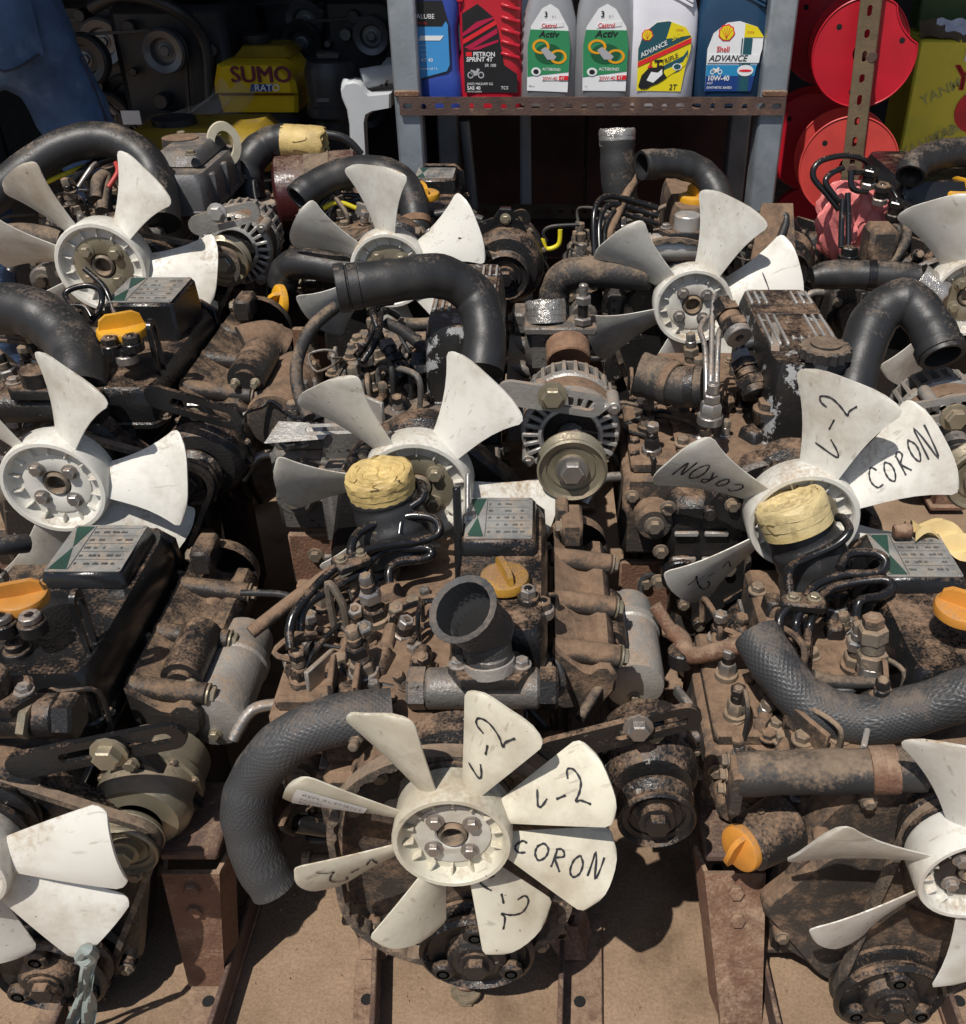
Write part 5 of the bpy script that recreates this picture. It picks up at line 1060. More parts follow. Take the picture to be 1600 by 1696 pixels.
# two silver bottles
def silver(pxl, pxr, lab_, lean, hz, vol):
    o, w, H_, y = bottle('oil_bottle', pxl, pxr, 'btl_silver', lab_, [(0,.95,.9),(.015,1,1),(.40,.98,1),(.52,.90,.97),(.66,.70,.9),(.80,.56,.8),(.9,.46,.6),(1,.40,.55)], lean=lean, hgt=hz)
    y -= .0012; k = .30/hz
    out = [(-.36,.03),(.36,.03),(.37,.32*k),(.32,.44*k),(.14,.55*k),(0,.58*k),(-.14,.55*k),(-.32,.44*k),(-.37,.32*k)]; lab(o, out, 'lb_white', y, 0, w, H_)
    lab(o, [(-.36,.12*k),(.36,.16*k),(.37,.32*k),(.33,.42*k),(-.33,.42*k),(-.37,.32*k)]+[], 'lb_green', y-.0006, 0, w, H_)
    lab(o, disc_pts(0,.27*k,.24,.065*k), 'lb_dgreen', y-.0010, 0, w, H_, 'label_oval')  # darker green oval printed on the label
    lab(o, [(-.16,.43*k),(.24,.445*k),(.24,.475*k),(-.16,.46*k)], 'txt_white', y-.0010, 0, w, H_); btext(o, 'Castrol', -.14, .435*k, .036, 'txt_red', w, H_, y-.0018, .1, .03, bold=.02)
    btext(o, 'Activ', -.18, .375*k, .058, 'txt_black', w, H_, y-.0018, .25, .03, wide=1.15, bold=.02); btext(o, '3', -.10, .50*k, .05, 'txt_black', w, H_, y-.0018, bold=.02); btext(o, 'in 1', .03, .50*k, .02, 'txt_black', w, H_, y-.0018)
    for cx, cz in ((-.14,.315),(.17,.255)):
        b = B(); ring_prism(b, [(p[0]*w,p[1]*H_) for p in disc_pts(cx,cz*k,.15,.046*k,28)], [(p[0]*w,p[1]*H_) for p in disc_pts(cx,cz*k,.105,.032*k,28)], (0,y-.0012,0), X, Z, .0006); b.obj('chain_print', 'lb_orange', o)
    lab(o, [(-.14,.295*k),(-.06,.315*k),(.14,.255*k),(.10,.235*k),(-.02,.235*k)], 'lb_grey', y-.0018, 0, w, H_, 'engine_print')
    lab(o, disc_pts(-.21,.155*k,.085,.027*k), 'lb_white', y-.0014, 0, w, H_, 'round_seal'); lab(o, disc_pts(-.21,.155*k,.05,.016*k,8), 'txt_black', y-.002, 0, w, H_, 'round_seal')
    btext(o, 'ACTIBOND', -.10, .165*k, .026, 'txt_white', w, H_, y-.0014, bold=.01); lab(o, [(-.10,.098*k),(.36,.108*k),(.36,.137*k),(-.10,.127*k)], 'txt_white', y-.0012, 0, w, H_); btext(o, '20W-40', -.09, .102*k, .032, 'txt_red', w, H_, y-.002, 0, .03, bold=.01)
    lab(o, [(.20,.105*k),(.36,.108*k),(.36,.137*k),(.20,.134*k)], 'lb_red', y-.0019, 0, w, H_); btext(o, '4T', .22, .108*k, .030, 'txt_white', w, H_, y-.0027, 0, .03); btext(o, vol, -.33, .055*k, .015, 'txt_black', w, H_, y-.0014)
silver(860, 952, 'shorter silver oil bottle with green label beside the red bottle', R(2.2), .285, '800 ml')
silver(950, 1048, 'taller silver oil bottle with green label beside the white bottle', R(.6), .32, '1 L')
# white bottle
hand = [(0,.94,.9),(.015,1,1),(.40,1.0,1),(.52,.98,1),(.66,.86,.95),(.78,.66,.85),(.88,.46,.6),(1,.40,.55)]
o, w, H_, y = bottle('oil_bottle', 1037, 1146, 'btl_white', 'white oil bottle with yellow and teal motorcycle label', hand, off=lambda t: 0 if t < .5 else -.10*(t-.5)/.5, lean=R(.8)); y -= .0012
arch = [(-.36,.03),(.30,.03),(.34,.18),(.40,.30),(.40,.38),(.30,.44),(.05,.475),(-.12,.465),(-.30,.40),(-.37,.30)]
lab(o, arch, 'lb_yellow', y, 0, w, H_); lab(o, [(-.365,.22),(.39,.38),(.30,.44),(.05,.475),(-.12,.465),(-.30,.40),(-.37,.30)], 'lb_teal', y-.0006, 0, w, H_, 'label_band')
lab(o, [(.03,.365),(.09,.47),(.30,.44),(.38,.39)], 'lb_yellow', y-.001, 0, w, H_, 'label_band'); lab(o, [(-.365,.185),(.40,.345),(.40,.375),(-.365,.215)], 'lb_red', y-.0012, 0, w, H_, 'label_band')
lab(o, [(-.30,.12),(.30,.26),(.36,.30),(.37,.26),(.25,.16),(-.1,.10)], 'lb_teal', y-.0006, 0, w, H_, 'label_sweep'); lab(o, [(-.2,.12),(.30,.22),(.36,.27),(.34,.2),(.0,.10)], 'lb_yellow', y-.001, 0, w, H_, 'label_sweep')
shellmark(o, -.25, .385, .0115, w, H_, y-.001); btext(o, 'ADVANCE', -.32, .245, .042, 'txt_white', w, H_, y-.0016, .12, .45, bold=.015); btext(o, 'SX2', .12, .352, .040, 'lb_yellow', w, H_, y-.0018, .12, .45, bold=.015)
btext(o, '2', -.22, .18, .075, 'txt_red', w, H_, y-.002, .1, .2, bold=.03); btext(o, 'T', -.12, .17, .085, 'txt_black', w, H_, y-.002, .1, .1, bold=.03); btext(o, 'TRIPLE', -.01, .20, .042, 'txt_black', w, H_, y-.002, .1, .42, bold=.015); btext(o, 'CODE', .16, .415, .018, 'txt_red', w, H_, y-.0018)
b = B(); b.prism([(w*x,H_*z) for x, z in ((-.34,.06),(-.30,.13),(-.20,.18),(-.08,.185),(-.02,.20),(.03,.19),(.03,.15),(.08,.12),(.02,.10),(-.05,.08),(-.16,.06),(-.20,.045),(-.30,.045))], (0,y-.0012,0), X, Z, .0005); b.obj('motorcycle_print', 'txt_black', o)
lab(o, [(-.22,.10),(-.16,.155),(-.06,.15),(.0,.175),(.01,.14),(-.06,.11),(-.12,.085)], 'lb_white', y-.0018, 0, w, H_, 'motorcycle_print'); btext(o, '2T', .12, .042, .05, 'txt_black', w, H_, y-.0014, .1, bold=.01); btext(o, '1 L', -.30, .034, .025, 'txt_black', w, H_, y-.0014)
lab(o, disc_pts(.22,.19,.07,.022), 'lb_white', y-.0016, 0, w, H_, 'round_seal'); lab(o, disc_pts(.22,.192,.052,.016), 'lb_teal', y-.0022, 0, w, H_, 'round_seal')
def grip(o, w, H_, y, m):
    for k in range(4): b = B(); b.box((w*(.22-.0*k), y+.004, H_*(.60+.028*k)), (w*.36,.010,.006), Matrix.Rotation(.42,3,'Y'), .002); b.obj('grip_rib', m, o)
grip(o, w, H_, y, 'btl_white')
# dark blue bottle
o, w, H_, y = bottle('oil_bottle', 1148, 1262, 'btl_navy', 'dark blue oil bottle with white and blue label by the right post', hand, off=lambda t: 0 if t < .5 else -.06*(t-.5)/.5); y -= .0012
lab(o, arch, 'lb_white', y, 0, w, H_); lab(o, [(-.36,.03),(.30,.03),(.34,.18),(.35,.20),(-.365,.20)], 'lb_cyan', y-.0006, 0, w, H_, 'label_band'); lab(o, [(-.36,.03),(.30,.03),(.33,.13),(-.36,.13)], 'lb_navy', y-.001, 0, w, H_, 'label_band')
lab(o, [(.13,.375),(.13,.462),(.30,.44),(.40,.38),(.40,.375)], 'lb_yellow', y-.001, 0, w, H_, 'label_band'); lab(o, [(.13,.03),(.25,.03),(.25,.37),(.13,.37)], 'lb_teal', y-.0014, 0, w, H_, 'label_band'); lab(o, [(.10,.03),(.115,.03),(.115,.37),(.10,.37)], 'lb_teal', y-.0014, 0, w, H_, 'label_band')
lab(o, [(-.36,.215),(.37,.215),(.38,.265),(-.36,.265)], 'lb_white', y-.002, 0, w, H_, 'label_band')
shellmark(o, -.12, .40, .0165, w, H_, y-.001); btext(o, 'Shell', -.24, .285, .048, 'txt_red', w, H_, y-.0016, bold=.02); btext(o, 'ADVANCE', -.34, .225, .056, 'txt_black', w, H_, y-.003, .25, wide=1.0, bold=.015); btext(o, 'CODE', .16, .40, .018, 'txt_red', w, H_, y-.0018)
bike(o, -.22, .155, .016, 'txt_white', w, H_, y-.0016); btext(o, '10W-40', -.34, .100, .046, 'txt_white', w, H_, y-.002, bold=.02); btext(o, 'AX7', -.34, .076, .022, 'txt_white', w, H_, y-.002); btext(o, 'SYNTHETIC BASED', -.34, .047, .021, 'txt_white', w, H_, y-.002, bold=.01)
lab(o, disc_pts(.19,.165,.115,.036), 'lb_white', y-.0022, 0, w, H_, 'round_seal'); lab(o, disc_pts(.19,.165,.09,.008), 'lb_red', y-.0028, 0, w, H_, 'round_seal'); grip(o, w, H_, y, 'btl_navy')

# ------------------------------------------------------------------ red spools on a perforated upright
def spool(px, py, Y, rp, label, m, gap=.10, notch=False, tilt=(0,0), wound=None, hole=.2):
    p = W(px, py, Y); r = msize(rp, p); o = empty('cable_spool', p); tag(o, label, 'spool', 'red plastic spools beside the shelf'); o.rotation_euler = (tilt[0], 0, tilt[1])
    pts = []; n = 64
    for k in range(n):
        a = 360*k/n; rr = r
        if notch and 12 < a < 62: rr = r*(1-.20*math.sin(math.pi*(a-12)/50)**.6)
        pts.append((rr*math.cos(R(a)), rr*math.sin(R(a))))
    for i, yy in enumerate((0, gap)):
        b = B(); ring_prism(b, pts if i == 0 else [(r*math.cos(2*math.pi*k/n), r*math.sin(2*math.pi*k/n)) for k in range(n)], [(r*hole*math.cos(2*math.pi*k/n), r*hole*math.sin(2*math.pi*k/n)) for k in range(n)], (0,yy,0), X, Z, .004); b.obj('flange', m, o)
        b = B(); rim = [(q[0]*1.0, q[1]*1.0) for q in pts]; 
        b.tube([Vector((q[0]*.99, yy-.004, q[1]*.99)) for q in (pts if i == 0 else [(r*math.cos(2*math.pi*k/n), r*math.sin(2*math.pi*k/n)) for k in range(n)])+[pts[0]]], .0022, 6, 1); b.obj('rim', m, o)
    b = B(); b.lathe([(r*hole,0),(r*.45,0),(r*.45,gap-.006),(r*hole,gap-.006)], (0,.001,0), Y_, 32, closed=False); b.obj('drum', m, o)
    if wound:
        b = B(); pf = []; k = 0; yy = .004
        while yy < gap-.010: pf += [(r*.86, yy), (r*.895, yy+.0035)]; yy += .007
        b.lathe([(r*.45,.003)]+pf+[(r*.45,gap-.008)], (0,0,0), Y_, 48, closed=False); b.obj('wound_cable', wound, o)
    for k in range(3):
        t = R(140+120*k); b = B(); b.lathe([(.006,0),(0,.0004)], (r*.72*math.cos(t),-.0045,r*.72*math.sin(t)), -Y_, 12, closed=False); b.obj('flange_hole_shade', 'hole_shade', o)  # flange is not pierced here; black discs paint the holes' shade
    return o
spool(1431, 88, 2.29, 84, 'upper front red spool with a broken notch in its rim', 'red_pvc', .10, True, (0, R(-8)), None, .22)
spool(1405, 276, 2.26, 80, 'lower front red spool behind the looped black pipes', 'red_pale', .10, False, (0, R(-6)), None, .2)
spool(1375, 55, 2.46, 80, 'grey-wound red spool behind the upper front spool', 'red_pvc', .12, False, (0, R(-22)), 'wire_grey', .3)
spool(1345, 235, 2.46, 76, 'shaded red spool between the shelf post and the lower front spool', 'red_pvc', .10, False, (0, R(-10)), None, .25)
spool(1345, 385, 2.44, 74, 'low red spool wound with grey cable beside the shelf foot', 'red_pvc', .11, False, (R(-8), R(-14)), 'wire_grey', .3)
sp_o = W(1418, 200, 2.235); up = empty('spool_upright', (sp_o.x, 2.235, 0))
for q_ in ((1431,88,2.29),(1405,276,2.26)):
    a_ = W(*q_)-Vector(up.location); b = B(); b.cyl((a_.x,-.004,a_.z), (a_.x+.03,.32,a_.z), .012, 14); b.obj('spool_peg', 'rust_dark', up)
tag(up, 'olive perforated steel angle standing upright in front of the red spools', 'upright')
d = (W(1442,0,2.235)-W(1396,400,2.235)); d.normalize(); base = W(1396,400,2.235)-d*(W(1396,400,2.235).z/d.z)-Vector(up.location)
ey = Vector((d.z,0,-d.x)); L_ = 1.45
b = perforated(base+ey*0, d, ey*-1, L_, .042, .003, .042, lambda k: (.0085,.0058,0,0) if k % 2 else (.0105,.0052,0,0)); b.obj('slotted_face', 'angle_olive', up, 25)
b = B(); b.box(base+d*L_/2+ey*.0225+Y_*.017, (L_, .003, .034), align(d, ey), .001); b.obj('side_flange', 'angle_olive', up)

# yellow-green carton with a torn top
pb = W(1500, 268, 2.66); pt = W(1512, 55, 2.66); bx = empty('carton', (pb.x+.17, 2.79, 0)); tag(bx, 'yellow-green printed carton with torn top at the right edge', 'carton'); bx.rotation_euler = (0, 0, R(-6))
zb0, zt0 = pb.z-.12, W(1512,68,2.66).z; hh = zt0-zb0
b = B(); b.box((.075,0,zb0+hh/2), (.49,.24,hh), None, .006); b.obj('carton_body', 'box_card', bx)
fy = -.1215
def ctext(s_, x, z, size, m_, rot=0., bold=0., sh=0.): text(s_, size, (x, fy, z), (math.cos(rot),0,math.sin(rot)), (-math.sin(rot),0,math.cos(rot)), m_, bx, 'lettering', sh, 'LEFT', 1., bold)
ctext('YANMAR', -.075, zt0-.115, .085, 'txt_red', 0, 0)
ctext('YANMAR', -.073, zt0-.115, .085, 'txt_red', 0, 0); ctext('YANMAR', -.071, zt0-.114, .085, 'txt_red', 0, 0)
ctext('YANMAR', -.135, zt0-.155, .036, 'card_emboss', .5, .01); ctext('YANMAR', -.085, zt0-.245, .036, 'card_emboss', .5, .01); ctext('YANMAR', -.19+.03, zt0-.285, .036, 'card_emboss', .5, .01)
b = B(); b.prism(disc_pts(.0,zt0-.165,.052,.052), (0,fy,0), X, Z, .0006); b.obj('printed_disc', 'txt_red', bx)
b = B(); b.prism([(-.055,zt0-.048),(.03,zt0-.048),(.03,zt0-.012),(-.055,zt0-.012)], (0,fy,0), X, Z, .0005); b.obj('barcode_label', 'txt_white', bx)
x = -.05; b = B(); rn = random.Random(5)
while x < .025: ww = rn.choice([.0012,.002,.0034]); b.add([(x,fy-.0012,zt0-.042),(x+ww,fy-.0012,zt0-.042),(x+ww,fy-.0012,zt0-.018),(x,fy-.0012,zt0-.018)],[(0,1,2,3)]); x += ww+rn.choice([.0014,.0022])
b.obj('barcode', 'txt_black', bx)
b = B(); b.grid(lambda u, v: Vector((-.17+.49*u, -.12+.05*v, zt0+.002+.035*v+.006*math.sin(u*23)+.004*math.sin(u*51+v*9))), 30, 4); b.obj('torn_flap', 'card_edge', bx)
b = B(); b.box((0.085,.06,zt0+.06), (.48,.10,.10), Matrix.Rotation(.12,3,'X'), .006); b.obj('upper_flap', 'box_card_dark', bx)
for k in range(2): b = B(); b.grid(lambda u, v: Vector((-.13+.12*u+.02*k, -.09+.01*v-.012*k, zt0+.018+.024*v-.014*k+.004*math.sin(u*17+k))), 10, 2); b.obj('tape_scrap', 'box_silver', bx)

# crumpled pink plastic bag caught behind the pipes
rn = random.Random(11); c = W(1402, 362, 1.80); rg = empty('plastic_bag', c); tag(rg, 'crumpled pink plastic bag behind the looped black pipes', 'bag')
def bagf(u, v):
    t = u*2*math.pi; f_ = math.pi*v; wob = .95+.22*math.sin(3*t+4*v)+.30*abs(math.sin(3.5*t-6*v+1))-.22*abs(math.sin(6*t+7*v))+.12*abs(math.sin(9*t+11*v))-.10*abs(math.sin(14*v+5*t))+.05*abs(math.sin(17*t-19*v))
    r = math.sin(f_)**.7; x = .052*r*math.cos(t)*wob; y = .026*r*math.sin(t)*wob; z = .062*math.cos(f_)*(1+.10*math.sin(5*t))
    if x > 0 and z > 0: x *= 1.15
    if x < 0 and z < 0: z *= 1.25
    return Vector((x+.25*z*(-.3), y, z))
b = B(); b.grid(bagf, 90, 60); b.obj('bag_film', 'rag', rg, 18)

# ------------------------------------------------------------------ left: yellow engine in film, black canister, chair, tank, shaded engines
c = W(425, 190, 2.75); se = empty('small_petrol_engine', (c.x, 2.85, 0)); tag(se, 'yellow tanked small engine wrapped in clear film in the shade', 'engine')
pz = lambda px, py, Y: W(px, py, Y)-Vector(se.location)
a0, a1 = pz(355,160,2.72), pz(492,160,2.72); wt = a1.x-a0.x; z1 = pz(425,105,2.72).z; z0 = pz(425,157,2.72).z; zl = pz(425,190,2.72).z; cx = (a0.x+a1.x)/2
b = B(); b.prism([(cx-wt*.5,z0),(cx-wt*.49,z0+(z1-z0)*.35),(cx-wt*.42,z1-.004),(cx-wt*.36,z1),(cx+wt*.30,z1),(cx+wt*.36,z1-.004),(cx+wt*.49,z0+(z1-z0)*.4),(cx+wt*.5,z0)], (0,.10,0), X, Z, .23, .014); tk = b.obj('fuel_tank', 'sumo_yellow', se, 40)
b = B(); b.prism([(cx-wt*.46,zl),(cx-wt*.49,z0-.004),(cx+wt*.49,z0-.004),(cx+wt*.46,zl)], (0,.09,0), X, Z, .20, .010); b.obj('tank_base', 'sumo_yellow', se, 40)
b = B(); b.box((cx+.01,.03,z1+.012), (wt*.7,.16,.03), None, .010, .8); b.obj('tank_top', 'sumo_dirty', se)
[text('SUMO', .054, (cx-wt*.27+dx_, -.1325-.0004*i_, z0+.030+dz_), X, Z, 'txt_maroon', tk, 'lettering', 0, 'LEFT', 1.05, 0) for i_, (dx_, dz_) in enumerate(((0,0),(.002,0),(.004,.001),(.002,.002)))]
b = B(); b.prism([(cx-wt*.06,z0+.008),(cx+wt*.20,z0+.008),(cx+wt*.23,z0+.026),(cx-wt*.03,z0+.026)], (0,-.131,0), X, Z, .001); b.obj('badge', 'txt_blue', tk); text('RATO', .024, (cx+wt*.0, -.1335, z0+.009), X, Z, 'txt_white', tk, 'lettering', .1, 'LEFT', 1.0, .01)
b = B(); b.lathe([(.035,0),(.038,.004),(.038,.022),(.03,.026),(0,.026)], (cx-.02,.03,z1+.026), Z, 24, closed=False); b.obj('tank_cap', 'shade_black', se)
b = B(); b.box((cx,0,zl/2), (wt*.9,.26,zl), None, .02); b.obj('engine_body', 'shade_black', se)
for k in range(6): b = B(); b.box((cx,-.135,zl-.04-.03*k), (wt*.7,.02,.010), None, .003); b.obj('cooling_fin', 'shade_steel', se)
def film(u, v):
    x = cx-wt*.5-.20*(1-v)*(1-.1*u)+.02*math.sin(v*9); z = z0+.03-(z0-zl+.10)*(1-v)*1.1+ .012*math.sin(u*14+v*5); return Vector((x+wt*.5*u*v+.12*u*(1-v), -.155-.03*math.sin(u*8+v*3)*.4, z-.06*u*(1-v)))
b = B(); b.grid(film, 26, 16); b.obj('clear_film', 'film', se, 20)
# black canister beside it
c = W(545, 190, 2.62); cn = empty('black_canister', (c.x, 2.70, 0)); tag(cn, 'black plastic air filter canister beside the yellow engine', 'canister')
zt_, zb_ = W(545,108,2.62).z, W(545,192,2.62).z; rr = msize(44, c)
b = B(); b.lathe([(rr*.9,zb_-.02),(rr*1.04,zb_-.01),(rr*1.04,zb_+.012),(rr*.98,zb_+.016),(rr,zt_-.04),(rr*.96,zt_-.015),(rr*.85,zt_),(0,zt_+.004)], (0,0,0), Z, 36, closed=False); b.obj('canister_body', 'shade_black', cn)
b = B(); b.box((0,0,zt_+.012), (rr*.9,rr*.5,.02), None, .006); b.obj('lid_grip', 'shade_black', cn); b = B(); b.box((-rr*.2,-rr*1.0,zb_+.035), (rr*.5,.006,.010), None, .002); b.obj('clip', 'shade_steel', cn)
b = B(); b.lathe([(rr*.8,0),(rr*.8,zb_-.02)], (0,0,0), Z, 24); b.obj('pedestal', 'shade_black', cn)
# plastic chair
c = W(612, 250, 2.50); ch = empty('plastic_chair', (c.x, 2.62, 0)); tag(ch, 'grey white plastic chair half hidden behind the shelf post', 'chair')
zs_ = W(600,135,2.45).z
def qz(px, py, Y): return W(px, py, Y)-Vector(ch.location)
pan = [(570,141),(572,156),(580,175),(584,200),(586,262),(611,262),(608,200),(612,186),(624,178),(652,172),(652,148),(618,150),(612,146),(606,136),(600,130),(590,128),(576,131)]
o_ = qz(600,200,2.45); b = B(); b.prism([(qz(x,y,2.45).x-o_.x, qz(x,y,2.45).z-o_.z) for x, y in pan], o_, X, Z, .05, .005); b.obj('side_frame', 'chair_pvc', ch)
b = B(); b.tube([qz(576,134,2.43), qz(574,150,2.42), qz(584,172,2.42), qz(590,205,2.42), qz(592,262,2.42)], .012, 10); b.obj('frame_bead', 'chair_pvc', ch)
p = qz(598,262,2.43); b = B(); b.box((p.x, p.y, p.z/2), (.036,.03,p.z), None, .006); b.obj('leg', 'chair_pvc', ch)
for k in range(3):
    for j in range(2): p = qz(622+k*9,133+j*7,2.44); b = B(); b.lathe([(.004,0),(0,.0006)], p, Vector((0,-1,.4)), 10, closed=False); b.obj('arm_hole_shade', 'hole_shade', ch)  # black dots painted as the dark of the arm's holes
b = B(); b.tube([qz(600,131,2.44), qz(625,126,2.45), qz(655,122,2.47)], .022, 12); b.obj('armrest', 'chair_pvc', ch)
ps = qz(650,140,2.45); b = B(); b.box((ps.x+.12,.06,ps.z-.01), (.38,.36,.022), None, .01); b.obj('seat', 'chair_pvc', ch)
for sx_ in (-.02,.30): b = B(); b.box((ps.x+sx_,.22,(ps.z)/2), (.035,.04,ps.z-.02), None, .01, .8); b.obj('leg', 'chair_pvc', ch)
p0 = qz(655,0,2.55); b = B(); b.box((ps.x+.14,.24,ps.z+.22), (.36,.02,.40), Matrix.Rotation(-.15,3,'X'), .01); b.obj('backrest', 'chair_pvc', ch)
# second yellow tank low behind the silver cover
c = W(285, 235, 2.35); t2 = empty('yellow_tank', (c.x, 2.42, 0)); tag(t2, 'low yellow fuel tank with black cap behind the silver grey engine cover', 'fuel tank')
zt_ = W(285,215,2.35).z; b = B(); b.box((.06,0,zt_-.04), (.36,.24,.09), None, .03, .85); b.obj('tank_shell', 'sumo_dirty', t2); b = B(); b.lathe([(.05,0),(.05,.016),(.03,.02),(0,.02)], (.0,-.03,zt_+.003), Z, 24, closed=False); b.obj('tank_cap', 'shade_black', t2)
b = B(); b.box((.06,0,(zt_-.09)/2), (.30,.2,zt_-.09), None, .02); b.obj('tank_support', 'shade_black', t2)
b = B(); b.tube([(.25,-.12,zt_-.03),(.30,-.14,zt_+.005),(.40,-.14,zt_+.0),(.44,-.13,zt_-.04)], .009, 10); b.obj('carry_handle', 'shade_black', t2)
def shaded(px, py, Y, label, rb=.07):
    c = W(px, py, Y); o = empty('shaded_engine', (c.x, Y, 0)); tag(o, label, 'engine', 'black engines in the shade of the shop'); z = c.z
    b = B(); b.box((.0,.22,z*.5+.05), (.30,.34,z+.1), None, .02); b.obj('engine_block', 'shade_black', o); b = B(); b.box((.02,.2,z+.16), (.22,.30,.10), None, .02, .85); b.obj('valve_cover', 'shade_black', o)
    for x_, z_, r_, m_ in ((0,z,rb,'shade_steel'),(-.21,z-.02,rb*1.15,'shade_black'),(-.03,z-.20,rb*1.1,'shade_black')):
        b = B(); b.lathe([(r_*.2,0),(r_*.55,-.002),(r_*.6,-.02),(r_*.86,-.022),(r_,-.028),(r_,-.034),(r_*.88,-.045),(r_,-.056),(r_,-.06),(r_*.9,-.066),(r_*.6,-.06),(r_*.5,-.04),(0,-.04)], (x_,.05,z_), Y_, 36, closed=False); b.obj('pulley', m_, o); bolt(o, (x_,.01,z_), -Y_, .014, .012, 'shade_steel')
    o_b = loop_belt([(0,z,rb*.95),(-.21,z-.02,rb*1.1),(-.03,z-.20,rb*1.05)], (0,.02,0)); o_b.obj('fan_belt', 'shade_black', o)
    b = B(); b.tube([(-.16,.0,z+.10),(-.06,-.03,z+.13),(.05,-.02,z+.10),(.10,.02,z+.02),(.09,.02,z-.12)], .016, 12); b.obj('hose', 'shade_black', o)
    for k in range(7):
        rn_ = random.Random(k+px); p = Vector((rn_.uniform(-.14,.14), .04, z+rn_.uniform(-.2,.2))); b = B(); b.cyl(p, p-Y_*rn_.uniform(.02,.05), rn_.uniform(.008,.02), 12); b.obj('fitting', rn_.choice(['shade_steel','shade_black']), o)
    b = B(); b.box((-.12,-.0,z-.16), (.05,.004,.035), None, .001); b.obj('paper_tag', 'sticker', o)
    return o
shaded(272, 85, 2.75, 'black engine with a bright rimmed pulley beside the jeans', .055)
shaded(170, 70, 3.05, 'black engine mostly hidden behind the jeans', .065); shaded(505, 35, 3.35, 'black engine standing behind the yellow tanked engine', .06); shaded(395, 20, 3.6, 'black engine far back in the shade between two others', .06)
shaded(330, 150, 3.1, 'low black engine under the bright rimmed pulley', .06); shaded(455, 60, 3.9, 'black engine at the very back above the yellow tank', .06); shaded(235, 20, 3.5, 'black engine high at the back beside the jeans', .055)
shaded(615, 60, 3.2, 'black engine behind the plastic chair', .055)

# ------------------------------------------------------------------ person in jeans
po = W(-22, 100, 2.12); PX, PY = po.x, 2.14
per = empty('person', (PX, PY, 0)); tag(per, 'person in blue jeans standing with their back to the engines at left', 'person')
def skin(name, verts, edges, radii, m, root=0, sub=2):
    me = bpy.data.meshes.new(name); me.from_pydata(verts, edges, []); o = bpy.data.objects.new(name, me); COL.objects.link(o); o.parent = per
    md = o.modifiers.new('Skin', 'SKIN'); md.use_smooth_shade = True
    for i, sv in enumerate(me.skin_vertices[0].data): sv.radius = radii[i] if isinstance(radii[i], tuple) else (radii[i], radii[i]); sv.use_root = (i == root)
    ms_ = o.modifiers.new('Sub', 'SUBSURF'); ms_.levels = sub; ms_.render_levels = sub
    tx_ = bpy.data.textures.new(name+'_folds', 'CLOUDS'); tx_.noise_scale = .10; tx_.noise_depth = 3; dm = o.modifiers.new('Folds', 'DISPLACE'); dm.texture = tx_; dm.strength = .035; dm.mid_level = .5
    me.materials.append(MATS[m]); return o
hipz = .93
V = [(0,0,hipz),(0,.0,1.10),(0,.02,1.28),(0,.03,1.42),(0,.04,1.50),(0,.05,1.58),(0,.07,1.68),
     (-.17,.03,1.40),(-.24,.05,1.14),(-.20,.20,.98),(-.18,.28,.96),(.17,.03,1.40),(.25,.08,1.14),(.22,.26,1.04),(.21,.34,1.04)]
Ed = [(0,1),(1,2),(2,3),(3,4),(4,5),(5,6),(3,7),(7,8),(8,9),(9,10),(3,11),(11,12),(12,13),(13,14)]
skin('body', V, Ed, [(.135,.095),(.13,.09),(.15,.10),(.12,.08),.05,.075,.085,.06,.048,.036,.03,.06,.048,.036,.03], 'shirt')
hd_ = B(); hd_.lathe([(.0,-.13),(.05,-.12),(.075,-.05),(.085,.02),(.075,.08),(.04,.115),(0,.122)], (0,.06,1.66), Z, 24, closed=False); hd_.obj('head', 'skin', per, 80)
hr = B(); hr.lathe([(.078,-.06),(.09,.0),(.092,.04),(.08,.09),(.045,.125),(0,.13)], (0,.045,1.665), Z, 24, closed=False); hr.obj('hair', 'hair', per, 80)
for sx_ in (-1,1):
    for k in range(5):
        q = Vector((-.18 if sx_ < 0 else .21, .30 if sx_ < 0 else .36, .965 if sx_ < 0 else 1.04)); L5 = (.05,.075,.08,.075,.06)[k]; st = q+Vector(((k-2)*.013,.02 if k else -.01,0)); f = B(); f.tube([st, st+Vector(((k-2)*.004,L5*.55,-.008)), st+Vector(((k-2)*.005,L5*.9,-.03))], [.0095,.0088,.007], 10, 4); f.obj('finger', 'skin', per)
JV = [(0,0,hipz+.07),(0,0,hipz-.02),(-.085,-.01,.80),(-.115,-.03,.50),(-.14,-.02,.27),(-.15,.0,.07),(.10,.03,.80),(.155,.06,.50),(.20,.10,.27),(.23,.13,.07)]
JE = [(0,1),(1,2),(2,3),(3,4),(4,5),(1,6),(6,7),(7,8),(8,9)]
skin('jeans', JV, JE, [(.125,.095),(.130,.105),(.074,.085),(.060,.070),(.055,.062),(.060,.068),(.074,.085),(.060,.070),(.055,.062),(.060,.068)], 'denim', 1, 4)
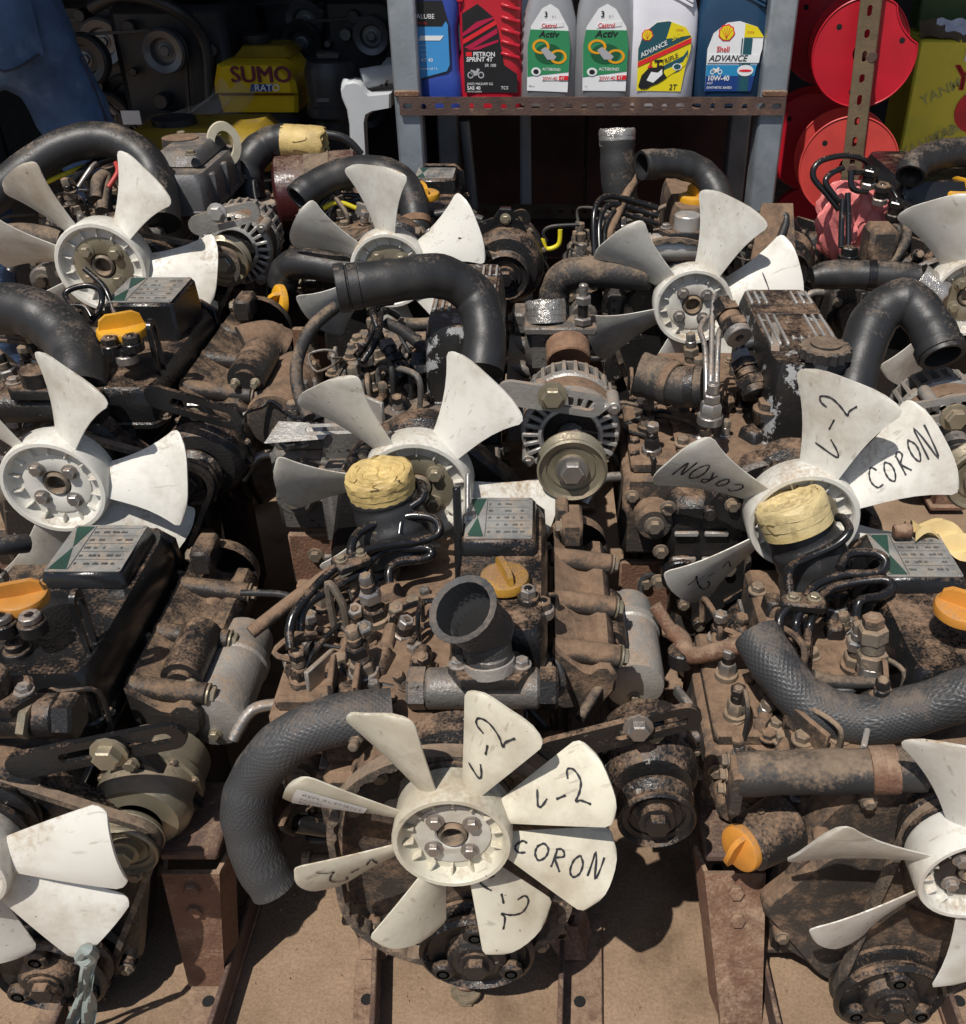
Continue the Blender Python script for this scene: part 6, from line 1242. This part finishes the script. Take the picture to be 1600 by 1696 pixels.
for sx_, yy in ((-.065,-.105),(.075,-.098)):
    b = B(); out = [(-.062,.07),(.062,.07),(.062,-.045),(0,-.075),(-.062,-.045)]
    b.grid(lambda u, v: Vector((sx_-.06+.12*u, yy-.012+.10*(u-.5)**2*2, .93-.12*v-(.02*(1-abs(2*u-1)) if v > .99 else 0))), 8, 6); b.obj('back_pocket', 'denim', per)
    b = B(); b.tube([Vector((sx_-.06,yy+.022,.86)), Vector((sx_-.058,yy+.025,.815)), Vector((sx_,yy-.013,.79)), Vector((sx_+.058,yy+.025,.815))], .0025, 6, 3); b.obj('pocket_seam', 'denim_seam', per)
for sx_, leg_ in ((-1,2),(1,6)):
    P_ = [Vector(JV[i])+Vector((sx_*r_, -.02, 0)) for i, r_ in zip((leg_,leg_+1,leg_+2,leg_+3),(.076,.062,.056,.060))]; b = B(); b.tube(P_, .003, 6, 5); b.obj('side_seam', 'denim_seam', per)
for x_, y_ in ((-.15,.03),(.23,.16)):
    b = B(); b.box((x_, y_+.04, .04), (.095,.26,.075), None, .03, .8); b.obj('shoe', 'shoe', per)

# ------------------------------------------------------------------ small loose things
st = empty('tied_strip', W(142,1600,.60)); tag(st, 'grey green plastic strip knotted round the fan belt at lower left', 'strip'); so = Vector(st.location)
for k, pts in enumerate(([(150,1578,.585),(142,1620,.59),(130,1660,.60),(118,1700,.61)], [(140,1580,.59),(148,1625,.59),(146,1665,.60),(150,1710,.61)])):
    P = [W(*p)-so for p in pts]; b = B(); wd = Vector((.006,.002,.001)); n = len(P)
    b.grid(lambda u, v: (P[min(int(u*(n-1)),n-2)].lerp(P[min(int(u*(n-1))+1,n-1)], u*(n-1)-min(int(u*(n-1)),n-2)) + wd*(v*2-1)*(1+.3*math.sin(u*9+k)) + Vector((0,.003*math.sin(v*6+u*12),0))), 18, 4); b.obj('strip_end', 'strip_grey', st)
b = B(); b.tube([W(133,1585,.59)-so, W(143,1572,.58)-so, W(155,1582,.585)-so, W(143,1592,.585)-so, W(133,1585,.59)-so], .006, 8, 5); b.obj('knot', 'strip_grey', st)
p = W(1548, 882, 1.00); pr = empty('masking_paper', p); tag(pr, 'creased yellow paper scrap lying behind the right front engine cover', 'paper'); b = B(); b.grid(lambda u, v: Vector((-.03+.085*u, -.02+.05*v+.01*math.sin(u*5), .0+.012*math.sin(u*7+v*4)-.02*u+.006*math.sin(v*17))), 16, 10); b.obj('paper_sheet', 'paper', pr, 20)
